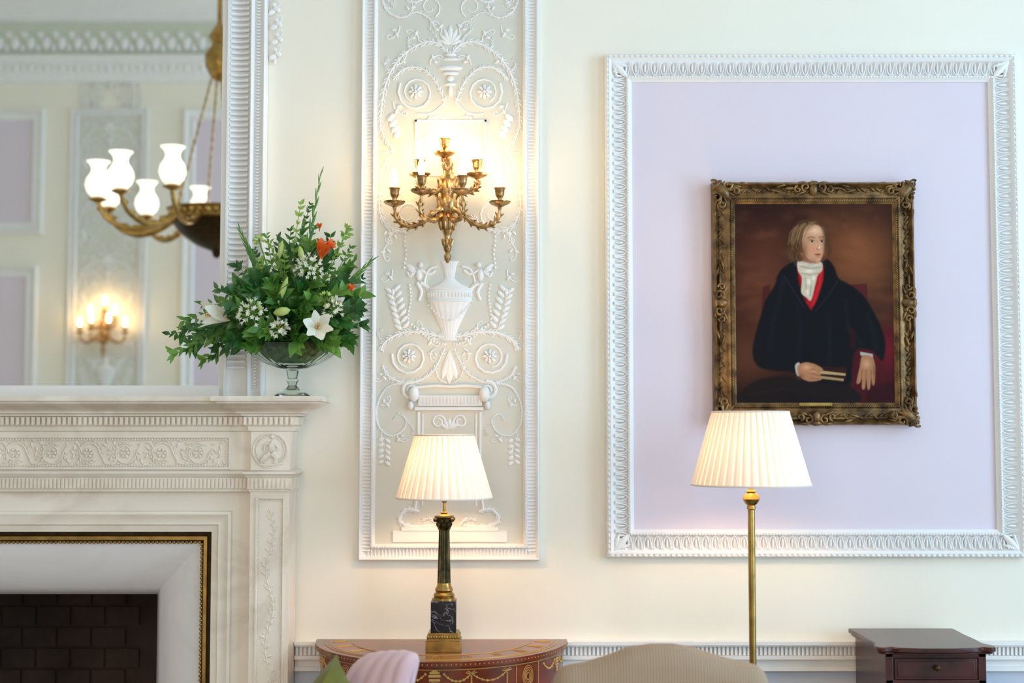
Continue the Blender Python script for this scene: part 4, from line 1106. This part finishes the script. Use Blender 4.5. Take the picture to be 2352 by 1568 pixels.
mb.obj('stem_bundle','foam',gb,label='green stems and moss inside the bowl')
O=Vector((vx_,vy,zr+.005))
def leafq(mb,p,d,n,l,w):
    d=d.normalized(); s_=d.cross(n)
    if s_.length<1e-4: s_=d.orthogonal()
    s_.normalize(); n=s_.cross(d)
    vs=[p,p+d*l*.3+s_*w*.85+n*l*.06,p+d*l*.3+n*l*.0,p+d*l*.3-s_*w*.85+n*l*.06,p+d*l*.62+s_*w*.62+n*l*.03,p+d*l*.62-n*l*.03,p+d*l*.62-s_*w*.62+n*l*.03,p+d*l-n*l*.14]
    mb.add(vs,[(0,2,1),(0,3,2),(1,2,5,4),(2,3,6,5),(4,5,7),(5,6,7)])
def clampy(p): 
    if p.y>-.075: p.y=-.075
    return p
def branch(end,nl=16,ls=.034,w=.011,mats=('leaf2',),bow=.03,start=.25):
    mb=MB(); e=Vector(end); mid=O.lerp(e,.5)+Vector((random.uniform(-.02,.02),-.02,bow))
    st_=O+Vector((random.uniform(-.06,.06),random.uniform(-.05,.03),-.01))
    P=cat([st_,mid,e],8); n=len(P)
    mb.tube([clampy(p.copy()) for p in P],[.0022*(1-.6*i/n) for i in range(n)],5)
    for k in range(nl):
        t=start+(1-start)*(k+random.uniform(-.3,.3))/(nl-1); t=min(max(t,.1),1); f=t*(n-1); i=min(int(f),n-2); p=P[i].lerp(P[i+1],f-i); d=(P[i+1]-P[i]).normalized()
        for sg in (-1,1):
            if random.random()<.12: continue
            sd=d.cross(Vector((0,-1,0))); 
            if sd.length<.1: sd=Vector((1,0,0))
            sd.normalize()
            r=Vector((random.uniform(-.8,.8),random.uniform(-.9,.4),random.uniform(-.7,.6)))
            dd=(sd*sg*.7+d*.9+r*.7)
            l=ls*random.uniform(.7,1.4)*(1-.35*t)
            p2=clampy(p.copy())
            leafq(mb,p2,dd,Vector((random.uniform(-.6,.6),-1,random.uniform(-.2,1.0))),l,w*l/ls)
    for i,vtx in enumerate(mb.v):
        if vtx[1]>-.066: mb.v[i]=(vtx[0],-.066,vtx[2])
    mb.obj('leafy_branch',list(mats),label={'leaf2':'dark green leafy branch in the glass bowl','leaf':'mid green leafy branch in the glass bowl','leaf3':'fresh light green leafy sprig in the glass bowl'}[mats[0]],cat='foliage',group='foliage branches in the glass bowl',recalc=False,smooth=60)
env=[(395,815,18,.056),(392,768,18,.052),(430,800,16,.05),(425,735,16,.044),(470,700,14,.044),(500,665,14,.044),(545,610,14,.040),(585,575,14,.036),(612,540,12,.030),(640,545,12,.030),(668,530,13,.030),(700,520,12,.036),(712,470,16,.026),(722,520,12,.036),(760,545,12,.036),(798,520,14,.028),(805,570,12,.030),(815,600,12,.034),(830,640,12,.036),(822,690,12,.042),(838,745,12,.042),(810,780,12,.042),(770,792,10,.042),(455,760,16,.05),(520,800,14,.048),(560,645,12,.042),(600,610,12,.038),(640,590,12,.038),(680,570,12,.038),(755,585,12,.038),(790,620,12,.038),(455,785,14,.048),(500,790,14,.048)]
for (u,v,nl,ls) in env:
    branch(W(u,v,vy-random.uniform(-.05,.08)),nl,ls,ls*.28,('leaf2',) if random.random()<.45 else ('leaf',),bow=random.uniform(0,.03) if u>480 else .05)
for i in range(84):
    u=random.uniform(520,830); top=540+abs(u-700)*.75; v=random.uniform(top,800)
    br=random.choice([.040,.048,.058,.064])
    branch(W(u,v,vy-.04-random.uniform(0,.13)*(1 if v>620 else .5)),random.randint(7,10),br,br*.34,(random.choice(['leaf2','leaf2','leaf']),),bow=.01,start=.5)
for (u,v) in ((620,560),(690,470),(655,575),(800,530),(735,690),(600,600),(780,740),(690,690),(560,700),(700,650)):
    branch(W(u,v,vy-.09),9,.028,.008,('leaf3',),bow=.01,start=.5)
def petal(mb,c,d,out,l,w,bend):
    d=d.normalized(); s_=d.cross(out).normalized(); rows=[]
    N=6
    for i in range(N+1):
        t=i/N; p=c+d*l*t*(1-.35*bend*t)+out*l*(.18*t+bend*.65*t*t)
        ww=w*math.sin(math.pi*min(.97,(.12+.86*t)))**.8
        rows.append((p-s_*ww+out*ww*.25,p,p+s_*ww+out*ww*.25))
    vs=[q_ for r in rows for q_ in r]; fs=[]
    for i in range(N):
        for k in (0,1): a=i*3+k; fs.append((a,a+1,a+4,a+3))
    mb.add(vs,fs)
def lily(u,v,y,d,l=.055,bend=1.0,lab='white lily bloom with yellow centre in the glass bowl',w=.015):
    c=W(u,v,y); d=Vector(d).normalized(); a=d.orthogonal().normalized(); b=d.cross(a)
    e=thing('lily',c,lab,'flower')
    mb=MB()
    for k in range(6):
        t=k*math.pi/3; o=a*math.cos(t)+b*math.sin(t); petal(mb,c-d*l*.55,d,o,l,w if k%2 else w*.8,bend)
    mb.obj('petals','petal',e,recalc=False,smooth=80)
    mb=MB(); mb.tube([O+Vector((0,0,.01)),c-d*l*1.1-Vector((0,0,.01)),c-d*l*.5],[.002,.003,.005],6); mb.obj('stem','leaf',e)
    mb=MB()
    mb.ell(c-d*l*.45,a*l*.10,b*l*.10,d*l*.14,8,5)
    for k in range(6):
        t=k*2*math.pi/6; o=a*math.cos(t)+b*math.sin(t); mb.tube([c-d*l*.4,c+d*l*.15+o*.008],.0010,4); mb.ell(c+d*l*.17+o*.008,a*.004,b*.002,d*.0015,6,4)
    mb.obj('stamens','inlay',e)
lily(730,748,vy-.18,(.25,-1,.15),.070,.75,w=.021)
lily(487,722,vy-.12,(-.9,-.4,.15),.11,.40,'white trumpet lily leaning over the bowl edge',.022)
lily(645,748,vy-.16,(-.1,-1,-.2),.040,.9,'small white lily bloom among the leaves',.011)
lily(775,695,vy-.14,(.7,-.8,.3),.042,.8,'small white lily bloom among the leaves',.011)
def budf(u,v,y,d,l=.05,r=.010):
    c=W(u,v,y); d=Vector(d).normalized(); e=thing('lily_bud',c,'pale green closed lily bud in the glass bowl','flower',group='lily buds')
    mb=MB(); mb.tube([c-d*l*.5,c-d*l*.3,c,c+d*l*.3,c+d*l*.5],[.003,r*.8,r,r*.75,.001],10); mb.obj('bud','bud',e)
    mb=MB(); mb.tube([O,(O+c)*.5+Vector((0,-.02,0)),c-d*l*.5],[.002,.002,.003],6); mb.obj('stem','leaf',e)
budf(648,715,vy-.19,(1,-.3,.15),.055,.014); budf(650,665,vy-.15,(.4,-.2,1),.085,.010); budf(692,583,vy-.12,(-.2,-.2,1),.05,.010); budf(645,572,vy-.10,(.2,-.2,1),.055,.009); budf(553,662,vy-.11,(-.3,-.2,.8),.04,.009); budf(596,705,vy-.15,(-.3,-.3,.9),.04,.008)
def agap(u,v,y,R_,n=26,m_='petal',lab='white agapanthus flower head in the glass bowl',name='agapanthus'):
    c=W(u,v,y); e=thing(name,c,lab,'flower')
    mb=MB(); ms=MB()
    ms.tube([O,(O+c)*.5+Vector((0,-.02,0)),c],[.002,.0025,.003],6)
    for i in range(n):
        z=1-1.7*(i+.5)/n; ph=i*2.4; r=math.sqrt(max(0,1-z*z)); d=Vector((r*math.cos(ph),r*math.sin(ph),z))
        if d.y>.5: d.y=-d.y
        p=c+d*R_*random.uniform(.65,1.1); ms.tube([c,p],.0009,4)
        a=d.orthogonal().normalized(); b=d.cross(a)
        for k in range(5):
            t=k*2*math.pi/5; o=a*math.cos(t)+b*math.sin(t); petal(mb,p,d,o,.014,.0028,.55)
    mb.obj('florets',m_,e,recalc=False,smooth=80); ms.obj('stem','leaf3',e)
agap(710,617,vy-.14,.040,38); agap(578,722,vy-.16,.040,32); agap(640,756,vy-.17,.024,16); agap(765,712,vy-.15,.030,16); agap(595,552,vy-.05,.012,8,'bud','small green budding flower head'); agap(745,690,vy-.15,.024,12,'bud','small green budding flower head')
def glad(u,v,y,base_t=.45,blooms=()):
    c=W(u,v,y); e=thing('gladiolus',c,'tall gladiolus spike with orange blooms in the glass bowl','flower')
    mb=MB(); P=[O.lerp(c,i/12)+Vector((0,-.012*math.sin(math.pi*i/12),0)) for i in range(13)]
    mb.tube(P,[.0035*(1-.7*i/12) for i in range(13)],6)
    d=(c-O).normalized(); sd=d.cross(Vector((0,-1,0))).normalized()
    for k in range(12):
        t=base_t+(1-base_t)*k/11; p=O.lerp(c,t)+Vector((0,-.01*math.sin(math.pi*t),0)); sg=1 if k%2 else -1
        dd=(d+sd*sg*.18).normalized(); l=.055*(1.15-.6*k/11); mb.tube([p,p+dd*l*.5,p+dd*l],[.0048*(1.2-k/14),.005*(1.2-k/14),.0006],6)
    mb.obj('spike','leaf',e)
    for (bu,bv,s,dr) in blooms:
        p=W(bu,bv,y-.06); mb=MB(); dr=Vector(dr).normalized(); a=dr.orthogonal().normalized(); b=dr.cross(a)
        for k in range(6):
            t=k*math.pi/3+.3; o=a*math.cos(t)+b*math.sin(t); petal(mb,p,dr,o,s,s*.28,.5)
        mb.tube([p-dr*s*.5,p,p+dr*s*.15],[s*.05,s*.12,s*.16],7)
        mb.obj('bloom','orange',e,recalc=False,smooth=80,label='orange trumpet bloom')
glad(736,403,vy-.05,.45,((738,588,.060,(.3,-.35,.95)),(750,568,.034,(.7,-.5,.4)),(734,524,.020,(0,-.2,1))))
glad(552,530,vy-.05,.55,((608,632,.016,(-.3,-.5,.7)),(622,642,.014,(.3,-.5,.7))))
glad(852,600,vy-.06,.5,((804,668,.026,(.3,-.4,1)),))
# ------------------------------------------------------------ world, camera
w=bpy.data.worlds.new('world'); S.world=w; w.use_nodes=True
bg=w.node_tree.nodes['Background']; bg.inputs[0].default_value=(.6,.75,1,1); bg.inputs[1].default_value=.8
cam=bpy.data.cameras.new('camera'); cam.lens=50; cam.sensor_width=36; cam.clip_start=.05
co=bpy.data.objects.new('camera',cam); S.collection.objects.link(co); co.location=(0,-D,CZ); co.rotation_euler=(math.radians(90)+TH,0,0)
cam.dof.use_dof=True; cam.dof.focus_distance=4.5; cam.dof.aperture_fstop=1.7
S.camera=co
S.view_settings.view_transform='Standard'; S.view_settings.exposure=0.0
